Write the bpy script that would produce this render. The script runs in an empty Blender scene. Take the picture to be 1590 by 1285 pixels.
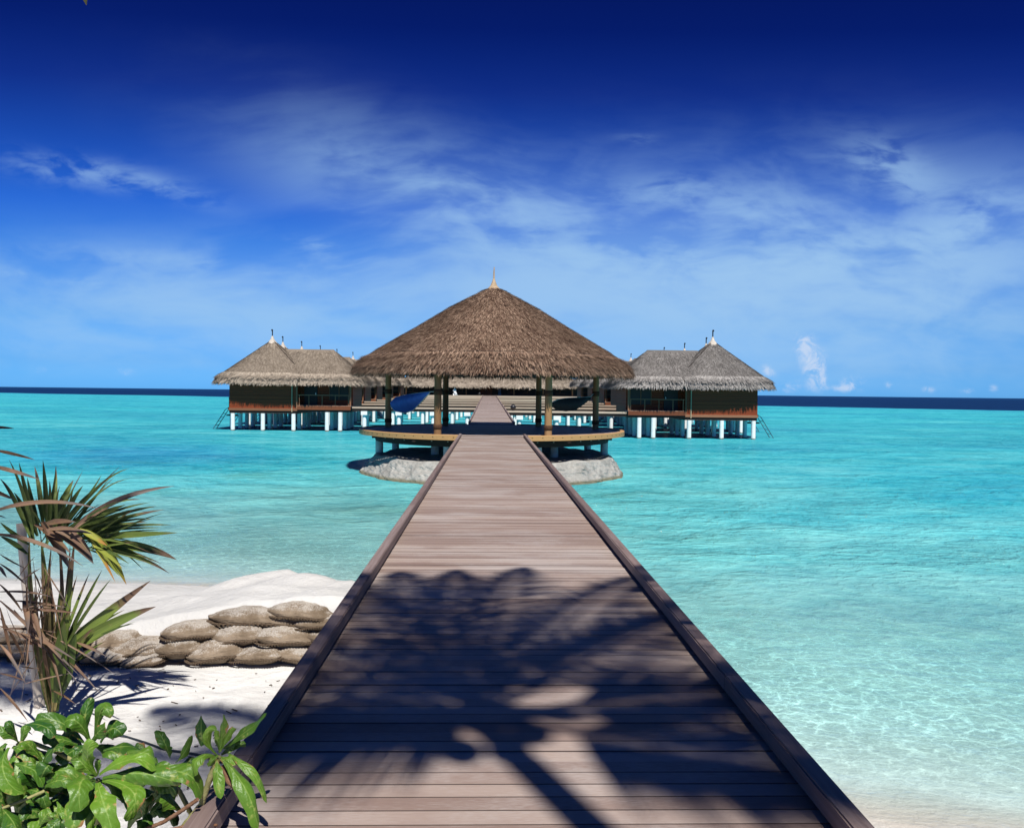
import bpy, math, random
import numpy as np
from mathutils import Vector, Matrix, noise as mnoise
random.seed(7); rng = np.random.default_rng(11)
PI = math.pi; R = math.radians
C = bpy.context.scene.collection
sc = bpy.context.scene

# ------------------------------------------------------------------ camera
F, CX, CY = 1250.0, 795.0, 642.5
CAMZ = 3.45
cam = bpy.data.cameras.new('camera'); cam.sensor_width = 36; cam.lens = 36*F/1590
cam.clip_start = 0.05; cam.clip_end = 60000
camo = bpy.data.objects.new('camera', cam); C.objects.link(camo)
RM = Matrix.Rotation(-R(1.695), 3, 'Z') @ Matrix.Rotation(R(90-1.53), 3, 'X') @ Matrix.Rotation(R(0.652), 3, 'Z')
camo.matrix_world = Matrix.Translation((0, 0, CAMZ)) @ RM.to_4x4()
sc.camera = camo
def P(px, py, Y):
    d = RM @ Vector(((px-CX)/F, -(py-CY)/F, -1))
    return Vector((0, 0, CAMZ)) + d*(Y/d.y)

# ------------------------------------------------------------------ node helper
def lin(r, g, b):
    f = lambda c: ((c/255+0.055)/1.055)**2.4 if c/255 > 0.04045 else c/255/12.92
    return (f(r), f(g), f(b))
class N:
    def __init__(s, nt): s.t = nt; nt.nodes.clear()
    def new(s, k, **kw):
        n = s.t.nodes.new(k)
        for a, b in kw.items(): setattr(n, a, b)
        return n
    def put(s, sock, v):
        if isinstance(v, bpy.types.NodeSocket): s.t.links.new(v, sock)
        elif v is not None:
            if isinstance(v, (tuple, list)) and len(v) == 3 and sock.type == 'RGBA': v = (*v, 1)
            sock.default_value = v
    def m(s, op, a, b=None, c=None, clamp=False):
        n = s.new('ShaderNodeMath', operation=op, use_clamp=clamp)
        for i, v in enumerate((a, b, c)):
            if v is not None: s.put(n.inputs[i], v)
        return n.outputs[0]
    def add(s, a, b): return s.m('ADD', a, b)
    def mul(s, a, b): return s.m('MULTIPLY', a, b)
    def sub(s, a, b): return s.m('SUBTRACT', a, b)
    def mr(s, v, a, b, c=0.0, d=1.0, smooth=True):
        n = s.new('ShaderNodeMapRange', interpolation_type='SMOOTHSTEP' if smooth else 'LINEAR')
        for i, x in enumerate((v, a, b, c, d)): s.put(n.inputs[i], x)
        return n.outputs[0]
    def mix(s, f, a, b, mode='MIX'):
        n = s.new('ShaderNodeMix', data_type='RGBA', blend_type=mode)
        s.put(n.inputs[0], f); s.put(n.inputs[6], a); s.put(n.inputs[7], b)
        return n.outputs[2]
    def ramp(s, f, st):
        n = s.new('ShaderNodeValToRGB'); e = n.color_ramp.elements
        while len(e) < len(st): e.new(0.5)
        for i, (p, c) in enumerate(st):
            e[i].position = p; e[i].color = (*c, 1) if len(c) == 3 else c
        s.put(n.inputs[0], f); return n.outputs[0]
    def noise(s, v, sc=5.0, det=3.0, ro=0.5, dist=0.0):
        n = s.new('ShaderNodeTexNoise'); s.put(n.inputs['Vector'], v)
        n.inputs['Scale'].default_value = sc; n.inputs['Detail'].default_value = det
        n.inputs['Roughness'].default_value = ro; n.inputs['Distortion'].default_value = dist
        return n.outputs[0]
    def mapv(s, v, scale=(1, 1, 1), loc=(0, 0, 0), rot=(0, 0, 0)):
        n = s.new('ShaderNodeMapping'); s.put(n.inputs[0], v)
        n.inputs['Scale'].default_value = scale; n.inputs['Location'].default_value = loc; n.inputs['Rotation'].default_value = rot
        return n.outputs[0]
    def obj(s): return s.new('ShaderNodeTexCoord').outputs['Object']
    def pos(s): return s.new('ShaderNodeNewGeometry').outputs['Position']
    def attr(s, a): return s.new('ShaderNodeAttribute', attribute_name=a).outputs['Fac']
    def xyz(s, v):
        n = s.new('ShaderNodeSeparateXYZ'); s.put(n.inputs[0], v); return n.outputs
    def comb(s, x, y, z):
        n = s.new('ShaderNodeCombineXYZ')
        for i, v in enumerate((x, y, z)): s.put(n.inputs[i], v)
        return n.outputs[0]
    def bump(s, h, st=0.5, d=0.02, nrm=None):
        n = s.new('ShaderNodeBump'); n.inputs['Strength'].default_value = st; n.inputs['Distance'].default_value = d
        s.put(n.inputs['Height'], h)
        if nrm is not None: s.put(n.inputs['Normal'], nrm)
        return n.outputs[0]

# ------------------------------------------------------------------ sky
SUN_EL, SUN_AZ = 55.0, 12.0            # azimuth: degrees to the right of straight behind the camera
w = bpy.data.worlds.new('World'); sc.world = w; w.use_nodes = True
n = N(w.node_tree)
sky = n.new('ShaderNodeTexSky', sky_type='NISHITA'); sky.sun_disc = False
sky.sun_elevation = R(SUN_EL); sky.sun_rotation = R(180-SUN_AZ)
sky.air_density = 1.0; sky.dust_density = 0.3; sky.ozone_density = 2.0
dx, dy, dz = n.xyz(n.new('ShaderNodeTexCoord').outputs['Generated'])
el = n.m('ARCTANGENT', n.m('DIVIDE', n.m('MAXIMUM', dz, 0.0), n.m('MAXIMUM', n.m('SQRT', n.add(n.mul(dy, dy), n.mul(n.mul(dx, dx), 0.2))), 0.001)))
el01 = n.m('DIVIDE', el, R(40), clamp=True)
# the deep, polarised blue of the photograph: the clear sky is filtered by elevation
SKYT = [(a/40, (r/2, g/2, b/2)) for a, r, g, b in ((0.2, .182, .668, 1.85), (1.9, .170, .563, 1.46), (5.0, .188, .566, 1.24), (10.1, .118, .452, 1.17), (12.6, .086, .357, 1.13),
        (16.2, .056, .235, .88), (20.2, .031, .108, .57), (24, .0125, .056, .39), (27.5, .0120, .045, .32), (34, .025, .07, .30), (40, .05, .11, .31))]
tint = n.ramp(el01, SKYT)
base = n.mix(1.0, n.mix(1.0, sky.outputs[0], tint, 'MULTIPLY'), (1.58, 1.58, 1.58), 'MULTIPLY')
yy = n.m('MAXIMUM', dy, 0.05)
u = n.m('DIVIDE', dx, yy); v = n.m('DIVIDE', dz, yy)
front = n.mr(dy, 0.1, 0.4)
# cirrus: long combed fibres
cv = n.comb(u, v, 0.0)
warp = n.noise(cv, 2.2, 3, 0.5)
cw = n.comb(n.add(u, n.mul(warp, 0.25)), n.add(v, n.mul(warp, 0.10)), 0.3)
f1 = n.noise(n.mapv(cw, (1.3, 5.6, 1), rot=(0, 0, R(9))), 1.6, 7, 0.56, 0.4)
f2 = n.noise(n.mapv(cw, (4.5, 9.0, 1), rot=(0, 0, R(-32)), loc=(3, 1, 0)), 1.9, 4, 0.50, 0.5)
f3 = n.noise(n.mapv(cw, (9, 26, 1), rot=(0, 0, R(-14)), loc=(1, 7, 0)), 2.6, 4, 0.55, 0.3)
fib = n.add(n.add(n.mul(f1, 0.62), n.mul(f2, 0.32)), n.mul(f3, 0.10))
def ell(px, py, rx, ry, ang=0.0):
    u0, v0 = (px-758)/F, (609-py)/F
    a = R(ang); du = n.sub(u, u0); dv = n.sub(v, v0)
    p = n.add(n.mul(du, math.cos(a)*F/rx), n.mul(dv, math.sin(a)*F/rx))
    q = n.add(n.mul(du, -math.sin(a)*F/ry), n.mul(dv, math.cos(a)*F/ry))
    return n.m('EXPONENT', n.mul(n.add(n.mul(p, p), n.mul(q, q)), -1.0))
def esum(lst):
    tot = None
    for wgt, *a in lst:
        e = n.mul(ell(*a), wgt); tot = e if tot is None else n.add(tot, e)
    return tot
veil = esum([(0.40, 1000, 430, 420, 70, 0), (0.30, 640, 330, 260, 70, -20), (0.45, 1340, 430, 400, 65, 2), (0.80, 1270, 380, 420, 120, 2), (0.55, 880, 350, 300, 70, -14), (0.62, 330, 470, 360, 62, -3), (0.50, 760, 470, 620, 75, 0),
             (0.42, 1400, 500, 330, 70, 0), (0.10, 640, 250, 260, 60, -24), (0.40, 150, 545, 380, 40, 0), (0.35, 1150, 560, 500, 40, 0)])
wisps = esum([(0.35, 700, 300, 190, 34, -14), (0.45, 880, 385, 200, 34, -8), (0.7, 1250, 400, 220, 26, 4), (0.8, 1480, 350, 130, 22, 10), (0.5, 300, 415, 200, 14, -3), (0.75, 150, 284, 115, 19, -7), (0.5, 270, 308, 75, 13, -16), (0.9, 525, 396, 60, 12, -10), (0.6, 1030, 296, 80, 20, 6), (0.8, 1395, 258, 75, 34, -22),
              (0.6, 1530, 315, 90, 36, 14), (0.5, 1180, 330, 130, 30, -10), (0.45, 70, 440, 110, 9, -6), (0.3, 985, 216, 26, 8, 0)])
c1 = n.mul(veil, n.add(0.22, n.mul(n.mr(fib, 0.40, 0.66), 1.0)))
c2 = n.mul(wisps, n.mr(n.add(n.mul(f2, 0.55), n.mul(f3, 0.45)), 0.40, 0.60))
cs = n.add(n.mul(c1, 1.35), n.mul(c2, 0.85))
cl = n.mul(n.sub(1.0, n.m('EXPONENT', n.mul(cs, -1.0))), front)
CLOUDC = tuple(7.9*c for c in lin(166, 206, 241))
col = n.mix(n.m('MINIMUM', n.mul(cl, 0.90), 0.85), base, CLOUDC)
# small cumulus low over the sea, to the right
cn = n.noise(n.mapv(cv, (1, 1, 1)), 42, 6, 0.68, 0.6)
cum = esum([(1.0, 1252, 528, 16, 22, 0), (1.0, 1268, 558, 20, 24, 0), (0.75, 1276, 585, 16, 18, 0), (0.55, 1230, 596, 26, 10, 0), (0.85, 1330, 588, 20, 13, 0), (0.4, 1312, 597, 24, 6, 0),
            (0.6, 1388, 592, 9, 8, 0), (0.7, 1452, 597, 11, 6, 0), (0.7, 1514, 598, 13, 5, 0), (0.5, 1556, 594, 9, 7, 0), (0.9, 1196, 570, 14, 9, -10), (0.35, 200, 585, 24, 8, 0), (0.4, 75, 585, 14, 8, 0)])
cm = n.mul(n.mr(n.mul(cum, n.mr(cn, 0.30, 0.72)), 0.05, 0.75), front)
col = n.mix(n.mul(cm, 0.55), col, tuple(7.9*c for c in lin(226, 232, 246)))
bg = n.new('ShaderNodeBackground'); n.put(bg.inputs[0], col); bg.inputs[1].default_value = 0.1
wo = n.new('ShaderNodeOutputWorld'); n.t.links.new(bg.outputs[0], wo.inputs[0])

# ------------------------------------------------------------------ sun and exposure
sd = Vector((math.sin(R(SUN_AZ))*math.cos(R(SUN_EL)), -math.cos(R(SUN_AZ))*math.cos(R(SUN_EL)), math.sin(R(SUN_EL))))
sl = bpy.data.lights.new('sun', 'SUN'); sl.energy = 5.0; sl.angle = R(0.6); sl.color = (1.0, 0.965, 0.91)
so = bpy.data.objects.new('sun', sl); C.objects.link(so); so.rotation_euler = sd.to_track_quat('Z', 'Y').to_euler(); so.location = (0, 0, 60)
sc.view_settings.view_transform = 'Standard'; sc.view_settings.look = 'None'
sc.view_settings.exposure = 0.32; sc.view_settings.gamma = 1
sc.render.engine = 'CYCLES'
sc.cycles.max_bounces = 8; sc.cycles.transparent_max_bounces = 12; sc.cycles.diffuse_bounces = 3; sc.cycles.glossy_bounces = 3
sc.cycles.caustics_reflective = False; sc.cycles.caustics_refractive = False
sc.cycles.use_denoising = True

# ------------------------------------------------------------------ mesh helpers
class MB:
    def __init__(s): s.v = []; s.f = []; s.r = []; s.t = []; s.w = []
    def _a(s, vs, r=None, t=None, w=None):
        b = len(s.v); s.v.extend([tuple(x) for x in vs]); k = len(vs)
        r = random.random() if r is None else r
        s.r.extend([r]*k); s.t.extend(t if t is not None else [0.0]*k); s.w.extend(w if w is not None else [0.0]*k)
        return b
    def hexa(s, p, r=None):        # 8 corners: bottom ring 0-3, top ring 4-7
        b = s._a(p, r)
        for q in ((3, 2, 1, 0), (4, 5, 6, 7), (0, 1, 5, 4), (1, 2, 6, 5), (2, 3, 7, 6), (3, 0, 4, 7)): s.f.append(tuple(b+i for i in q))
    def box(s, x0, x1, y0, y1, z0, z1, r=None):
        s.hexa([(x0, y0, z0), (x1, y0, z0), (x1, y1, z0), (x0, y1, z0), (x0, y0, z1), (x1, y0, z1), (x1, y1, z1), (x0, y1, z1)], r)
    def beam(s, a, b, wd, ht, r=None, up=(0, 0, 1)):
        a = Vector(a); b = Vector(b); d = (b-a).normalized(); sd = d.cross(Vector(up))
        if sd.length < 1e-4: sd = d.cross(Vector((0, 1, 0)))
        sd.normalize(); u2 = sd.cross(d); sd = sd*wd/2; u2 = u2*ht/2
        s.hexa([a-sd-u2, a+sd-u2, b+sd-u2, b-sd-u2, a-sd+u2, a+sd+u2, b+sd+u2, b-sd+u2], r)
    def tube(s, pts, rad, k=10, r=None, cap=True):
        pts = [Vector(p) for p in pts]; m = len(pts)
        if not isinstance(rad, (list, tuple)): rad = [rad]*m
        ref = Vector((0.31, 0.77, 0.55)); vs = []; ts = []
        for i, p in enumerate(pts):
            d = (pts[min(i+1, m-1)]-pts[max(i-1, 0)]).normalized()
            a = d.cross(ref).normalized(); b = d.cross(a)
            for j in range(k):
                th = 2*PI*j/k; vs.append(p+(a*math.cos(th)+b*math.sin(th))*rad[i]); ts.append(i/(m-1))
        o = s._a(vs, r, ts)
        for i in range(m-1):
            for j in range(k):
                j2 = (j+1) % k; s.f.append((o+i*k+j, o+i*k+j2, o+(i+1)*k+j2, o+(i+1)*k+j))
        if cap:
            c0 = s._a(vs[:k], s.r[o], [0.0]*k); s.f.append(tuple(c0+j for j in range(k)))
            c1 = s._a(vs[-k:], s.r[o], [1.0]*k); s.f.append(tuple(c1+j for j in reversed(range(k))))
    def lathe(s, prof, k=24, c=(0, 0, 0), r=None, cap=False):
        vs = [(c[0]+q*math.cos(2*PI*j/k), c[1]+q*math.sin(2*PI*j/k), c[2]+z) for q, z in prof for j in range(k)]
        o = s._a(vs, r, [i/(len(prof)-1) for i in range(len(prof)) for j in range(k)])
        for i in range(len(prof)-1):
            for j in range(k):
                j2 = (j+1) % k; s.f.append((o+i*k+j, o+i*k+j2, o+(i+1)*k+j2, o+(i+1)*k+j))
        if cap:
            c0 = s._a(vs[:k], s.r[o]); s.f.append(tuple(c0+j for j in reversed(range(k))))
            c1 = s._a(vs[-k:], s.r[o]); s.f.append(tuple(c1+j for j in range(k)))
    def grid(s, vs, nu, nv, r=None, t=None, w=None, closed=False):   # vs: nu rows of nv
        o = s._a(vs, r, t, w)
        for i in range(nu-1):
            for j in range(nv if closed else nv-1):
                j2 = (j+1) % nv; s.f.append((o+i*nv+j, o+i*nv+j2, o+(i+1)*nv+j2, o+(i+1)*nv+j))
    def blade(s, p0, p1, bend, wd, nrm, seg=6, fold=0.25, shape=None, r=None, curl=0.0, ripple=0.0, twist=0.0, hook=0.0):
        """leaf blade on a bent line p0 -> p1; nrm is about where its face looks"""
        p0 = Vector(p0); p1 = Vector(p1); c = (p0+p1)/2+Vector(bend); nrm = Vector(nrm)
        vs = []; ts = []; ws = []; ph = random.random()*6
        for i in range(seg+1):
            t = i/seg; p = p0*(1-t)**2+c*2*t*(1-t)+p1*t*t
            d = ((c-p0)*(1-t)+(p1-c)*t).normalized()
            sdv = d.cross(nrm)
            if sdv.length < 1e-3: sdv = d.cross(Vector((0.3, 0.5, 0.8)))
            sdv.normalize(); nn = sdv.cross(d)
            if twist: sdv = sdv*math.cos(twist*(t-0.3))+nn*math.sin(twist*(t-0.3)); nn = sdv.cross(d)
            if hook and t > 0.6: p = p+(nn*-0.5+Vector((0, 0, -0.7)))*hook*(p1-p0).length*((t-0.6)/0.4)**2
            hw = wd/2*(shape(t) if shape else max(0.04, min(1, t*6+0.35)*(1-t**2.2)))
            for q in (-1, -0.5, 0, 0.5, 1):
                lift = fold*hw*abs(q)-curl*hw*q*q + ripple*hw*math.sin(t*11+ph+q)*abs(q)
                vs.append(p+sdv*hw*q+nn*lift); ts.append(t); ws.append(q)
        s.grid(vs, seg+1, 5, r, ts, ws)
    def build(s, name, mat, parent=None, smooth=False):
        me = bpy.data.meshes.new(name); me.from_pydata(s.v, [], s.f); me.update()
        for an, ar in (('rnd', s.r), ('lt', s.t), ('lw', s.w)):
            me.attributes.new(an, 'FLOAT', 'POINT').data.foreach_set('value', ar)
        if smooth: me.polygons.foreach_set('use_smooth', [True]*len(me.polygons))
        me.materials.append(mat)
        o = bpy.data.objects.new(name, me); C.objects.link(o)
        if parent: o.parent = parent
        return o
def tag(o, label=None, cat=None, group=None, kind=None):
    for k, x in (('label', label), ('category', cat), ('group', group), ('kind', kind)):
        if x: o[k] = x
    return o
def empty(name, loc=(0, 0, 0), label=None, cat=None, group=None):
    o = bpy.data.objects.new(name, None); C.objects.link(o); o.location = loc; o.empty_display_size = 0.3
    return tag(o, label, cat, group)
def copy_tree(o, parent=None):
    c = o.copy(); C.objects.link(c); c.parent = parent
    for ch in list(o.children): copy_tree(ch, c)
    return c

# ------------------------------------------------------------------ materials
def mat(name):
    m = bpy.data.materials.new(name); m.use_nodes = True; return m, N(m.node_tree)
def finish(m, n, col, rough=0.7, nrm=None, spec=0.3, **kw):
    b = n.new('ShaderNodeBsdfPrincipled'); n.put(b.inputs['Base Color'], col); n.put(b.inputs['Roughness'], rough)
    b.inputs['Specular IOR Level'].default_value = spec
    if nrm is not None: n.put(b.inputs['Normal'], nrm)
    for k, x in kw.items(): n.put(b.inputs[k.replace('_', ' ')], x)
    o = n.new('ShaderNodeOutputMaterial'); n.t.links.new(b.outputs[0], o.inputs[0]); return m

def wood(name, a, b, c, axis='x', rough=0.7, grain=1.0, spec=0.25, bleach=0.0, bleachc=(0.5, 0.45, 0.42), world=False):
    m, n = mat(name); o = n.pos() if world else n.obj(); r = n.attr('rnd')
    x, y, z = n.xyz(o)
    st = {'x': (1.2, 30, 30), 'y': (30, 1.2, 30), 'z': (30, 30, 1.2)}[axis]
    sh = n.comb(n.add(x, n.mul(r, 37)), n.add(y, n.mul(r, 11)), z)
    g = n.noise(n.mapv(sh, st), 1.6, 5, 0.65, 0.3)
    big = n.noise(n.mapv(o, (0.6, 0.6, 0.6)), 1.1, 4, 0.6)
    f = n.add(n.mul(g, 0.66*grain), n.mul(r, 0.30))
    col = n.ramp(n.mr(f, 0.18, 0.82, smooth=False), [(0, a), (0.5, b), (1, c)])
    if bleach:
        bl = n.mul(n.mr(n.add(n.mul(big, 0.6), n.mul(g, 0.45)), 0.50, 0.75), bleach)
        col = n.mix(bl, col, bleachc)
    nb = n.bump(g, 0.35, 0.004)
    return finish(m, n, col, rough, nb, spec)
M = {}
def deckmat():
    m, n = mat('weathered deck planks'); o = n.obj(); r = n.attr('rnd'); x, y, z = n.xyz(o)
    sh = n.comb(n.add(x, n.mul(r, 37)), n.add(y, n.mul(r, 11)), z)
    g = n.noise(n.mapv(sh, (2.2, 60, 30)), 1.5, 4, 0.6, 0.2); g2 = n.noise(n.mapv(sh, (14, 150, 30)), 1.5, 3, 0.6)
    big = n.noise(n.mapv(o, (0.55, 1.3, 1)), 1.3, 5, 0.62); stain = n.noise(n.mapv(o, (1.2, 2.0, 1), loc=(5, 2, 0)), 1.0, 4, 0.6)
    col = n.ramp(n.mr(n.add(n.add(n.mul(r, 0.56), n.mul(g, 0.30)), n.mul(g2, 0.16)), 0.14, 0.88, smooth=False), [(0, (0.195, 0.134, 0.110)), (0.5, (0.285, 0.210, 0.176)), (1, (0.40, 0.318, 0.272))])
    col = n.mix(n.mul(n.mr(n.add(n.mul(big, 0.7), n.mul(g2, 0.3)), 0.43, 0.62), 0.52), col, (0.45, 0.405, 0.38))
    col = n.mix(n.mul(n.mr(stain, 0.55, 0.70), 0.35), col, (0.20, 0.125, 0.10))
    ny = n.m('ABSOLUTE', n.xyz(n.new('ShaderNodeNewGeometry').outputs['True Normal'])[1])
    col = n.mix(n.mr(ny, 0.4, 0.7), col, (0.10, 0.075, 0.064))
    return finish(m, n, col, 0.62, n.bump(n.add(n.mul(g, 0.6), n.mul(g2, 0.5)), 0.4, 0.003), 0.3)
M['deck'] = deckmat()
M['kerb'] = wood('kerb timber', (0.12, 0.080, 0.070), (0.20, 0.145, 0.130), (0.30, 0.24, 0.225), 'y', 0.6, bleach=0.4, bleachc=(0.30, 0.25, 0.24))
M['rim'] = wood('rim timber', (0.30, 0.155, 0.060), (0.46, 0.26, 0.105), (0.58, 0.37, 0.18), 'x', 0.6)
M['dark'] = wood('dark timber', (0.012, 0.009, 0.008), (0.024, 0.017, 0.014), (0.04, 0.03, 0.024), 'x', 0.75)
M['jetty'] = wood('jetty boards', (0.30, 0.215, 0.155), (0.44, 0.335, 0.25), (0.56, 0.45, 0.35), 'x', 0.7)
M['slat_rail'] = wood('red brown rail', (0.14, 0.055, 0.026), (0.23, 0.10, 0.05), (0.32, 0.16, 0.09), 'x', 0.6)
M['reddoor'] = wood('red brown door', (0.10, 0.028, 0.012), (0.16, 0.05, 0.02), (0.22, 0.08, 0.035), 'z', 0.55)
M['doorgrey'] = wood('grey brown panel', (0.028, 0.024, 0.022), (0.044, 0.037, 0.034), (0.06, 0.05, 0.046), 'z', 0.6)
M['stake'] = wood('stake wood', (0.30, 0.25, 0.20), (0.44, 0.38, 0.32), (0.56, 0.5, 0.44), 'z', 0.8)
M['post'] = wood('pavilion post', (0.14, 0.072, 0.032), (0.28, 0.155, 0.068), (0.42, 0.27, 0.13), 'z', 0.7)

def wallmat(name, a, b):
    m, n = mat(name); o = n.obj(); x, y, z = n.xyz(o)
    s = n.m('FRACT', n.mul(z, 7.0)); idx = n.m('FLOOR', n.mul(z, 7.0))
    wn = n.new('ShaderNodeTexWhiteNoise', noise_dimensions='1D'); n.put(wn.inputs['W'], idx)
    g = n.noise(n.mapv(o, (1.5, 1.5, 25)), 2, 4, 0.6)
    f = n.add(n.mul(wn.outputs[0], 0.5), n.mul(g, 0.6))
    col = n.mix(f, a, b)
    groove = n.mr(s, 0.0, 0.16)
    col = n.mix(groove, (0.012, 0.007, 0.005), col)
    return finish(m, n, col, 0.62, n.bump(groove, 0.8, 0.03), 0.3)
M['wall'] = wallmat('villa wall slats', (0.150, 0.022, 0.005), (0.275, 0.054, 0.013))
M['lodge'] = wallmat('lodge wall', (0.03, 0.022, 0.02), (0.055, 0.04, 0.034))

def thatch(name, a, b, c, under):
    m, n = mat(name); r = n.attr('rnd'); t = n.attr('lt'); o = n.obj()
    big = n.noise(o, 0.9, 4, 0.6)
    f = n.add(n.mul(r, 0.75), n.mul(big, 0.5))
    col = n.ramp(n.mr(f, 0.15, 1.1, smooth=False), [(0, a), (0.45, b), (1, c)])
    g = n.noise(n.mapv(o, (40, 40, 6)), 1.5, 3, 0.6)
    return finish(m, n, col, 0.9, n.bump(g, 0.4, 0.02), 0.1)
M['thatch_pav'] = thatch('brown thatch', (0.035, 0.017, 0.011), (0.148, 0.090, 0.062), (0.42, 0.295, 0.21), None)
M['thatch_tan'] = thatch('tan thatch', (0.105, 0.082, 0.062), (0.215, 0.175, 0.135), (0.40, 0.335, 0.265), None)
M['thatch_grey'] = thatch('grey thatch', (0.070, 0.064, 0.060), (0.155, 0.143, 0.134), (0.34, 0.32, 0.30), None)
def plain(name, a, b, rough=0.7, sc_=4.0, spec=0.3, bump=0.0, **kw):
    m, n = mat(name); o = n.obj(); g = n.noise(o, sc_, 5, 0.62)
    return finish(m, n, n.mix(n.mr(g, 0.3, 0.7), a, b), rough, n.bump(g, bump, 0.02) if bump else None, spec, **kw)
M['cap'] = plain('ridge cap', (0.40, 0.345, 0.285), (0.56, 0.50, 0.43), 0.85, 8, 0.2, 0.4)
M['cap_pav'] = plain('straw ridge cap', (0.30, 0.215, 0.135), (0.44, 0.335, 0.225), 0.85, 8, 0.2, 0.5)
M['black'] = plain('black metal', (0.012, 0.012, 0.014), (0.022, 0.022, 0.026), 0.35, 6, 0.5)
M['steel'] = plain('blue grey rail', (0.035, 0.07, 0.09), (0.06, 0.10, 0.13), 0.4, 6, 0.5)
M['rope'] = plain('rope band', (0.045, 0.022, 0.012), (0.10, 0.05, 0.025), 0.85, 30, 0.2, 0.5)
M['pipe'] = plain('downpipe', (0.32, 0.26, 0.16), (0.42, 0.35, 0.22), 0.6, 4)
M['white'] = plain('white stone', (0.78, 0.78, 0.77), (0.86, 0.86, 0.85), 0.7, 12, 0.3)
M['bolt'] = plain('bolt', (0.30, 0.27, 0.22), (0.40, 0.36, 0.3), 0.5, 5)
M['blue'] = plain('blue canvas', (0.040, 0.095, 0.36), (0.060, 0.13, 0.46), 0.75, 5, 0.2, 0.3)
M['blackcloth'] = plain('black canvas', (0.012, 0.011, 0.012), (0.02, 0.018, 0.018), 0.85, 5, 0.2, 0.3)
M['cord'] = plain('pale cord', (0.5, 0.48, 0.44), (0.6, 0.58, 0.52), 0.8, 5)
M['cable'] = plain('dark cable', (0.02, 0.025, 0.03), (0.03, 0.04, 0.05), 0.5, 5)
M['frame'] = plain('pale blue gap sheet', (0.30, 0.45, 0.65), (0.36, 0.52, 0.72), 0.4, 3)
def pilemat():
    m, n = mat('white pile'); z = n.xyz(n.pos())[2]; g = n.noise(n.pos(), 3.5, 5, 0.65)
    col = n.mix(n.mr(g, 0.35, 0.7), (0.80, 0.82, 0.80), (0.70, 0.73, 0.71))
    col = n.mix(n.mr(n.add(z, n.mul(g, 0.22)), 0.25, 0.15), col, (0.17, 0.14, 0.10))
    return finish(m, n, col, 0.8, n.bump(g, 0.3, 0.02), 0.2)
M['pile'] = pilemat()
def pile2():
    m, n = mat('grey concrete pile'); g = n.noise(n.pos(), 3.0, 6, 0.65)
    return finish(m, n, n.mix(n.mr(g, 0.35, 0.7), (0.42, 0.44, 0.44), (0.56, 0.57, 0.56)), 0.85, n.bump(g, 0.3, 0.02), 0.2)
M['pile_grey'] = pile2()
def rockmat():
    m, n = mat('rough grey stone'); o = n.pos()
    g = n.noise(o, 1.3, 8, 0.68, 0.4); h = n.noise(o, 7, 7, 0.75); vo = n.new('ShaderNodeTexVoronoi'); vo.inputs['Scale'].default_value = 3.4
    n.put(vo.inputs['Vector'], n.mapv(o, (1, 1, 1.5)))
    z = n.xyz(o)[2]
    col = n.mix(n.mr(n.add(n.mul(g, 0.6), n.mul(h, 0.4)), 0.3, 0.72), (0.22, 0.21, 0.192), (0.47, 0.455, 0.42))
    col = n.mix(n.mr(h, 0.33, 0.27), col, (0.09, 0.085, 0.075))
    col = n.mix(n.mr(z, 0.17, 0.05), col, (0.16, 0.15, 0.10))
    hh = n.add(n.mul(h, 0.7), n.mul(vo.outputs[0], 0.5))
    return finish(m, n, col, 0.9, n.bump(hh, 0.9, 0.10), 0.2)
M['rock'] = rockmat()
def sandmat():
    m, n = mat('white coral sand'); o = n.pos(); z = n.xyz(o)[2]
    g = n.noise(o, 0.8, 5, 0.6); h = n.noise(o, 160, 3, 0.7); k = n.noise(o, 9, 6, 0.62)
    col = n.mix(n.mr(g, 0.35, 0.65), (0.61, 0.59, 0.56), (0.69, 0.675, 0.645))
    col = n.mix(n.mr(h, 0.62, 0.75), col, (0.46, 0.42, 0.36))
    col = n.mix(n.mul(n.mr(k, 0.60, 0.74), 0.35), col, (0.55, 0.50, 0.43))
    wet = n.mr(n.add(z, n.mul(k, 0.06)), 0.13, 0.02)
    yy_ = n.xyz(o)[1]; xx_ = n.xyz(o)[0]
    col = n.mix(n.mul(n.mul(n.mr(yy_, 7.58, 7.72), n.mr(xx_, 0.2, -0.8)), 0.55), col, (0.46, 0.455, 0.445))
    col = n.mix(n.mul(n.mul(wet, n.mr(z, -0.20, -0.02)), 0.5), col, (0.46, 0.40, 0.31))
    coral = n.mul(n.mr(n.noise(o, 1.1, 5, 0.7), 0.66, 0.74), n.mr(z, -0.25, -0.5))
    col = n.mix(n.mul(coral, 0.6), col, (0.24, 0.22, 0.12))
    ft = n.noise(o, 3.2, 4, 0.55)
    hh = n.add(n.add(n.mul(k, 0.8), n.mul(h, 0.14)), n.mul(ft, 1.4))
    return finish(m, n, col, 0.95, n.bump(hh, 0.6, 0.06), 0.1)
M['sand'] = sandmat()
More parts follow.
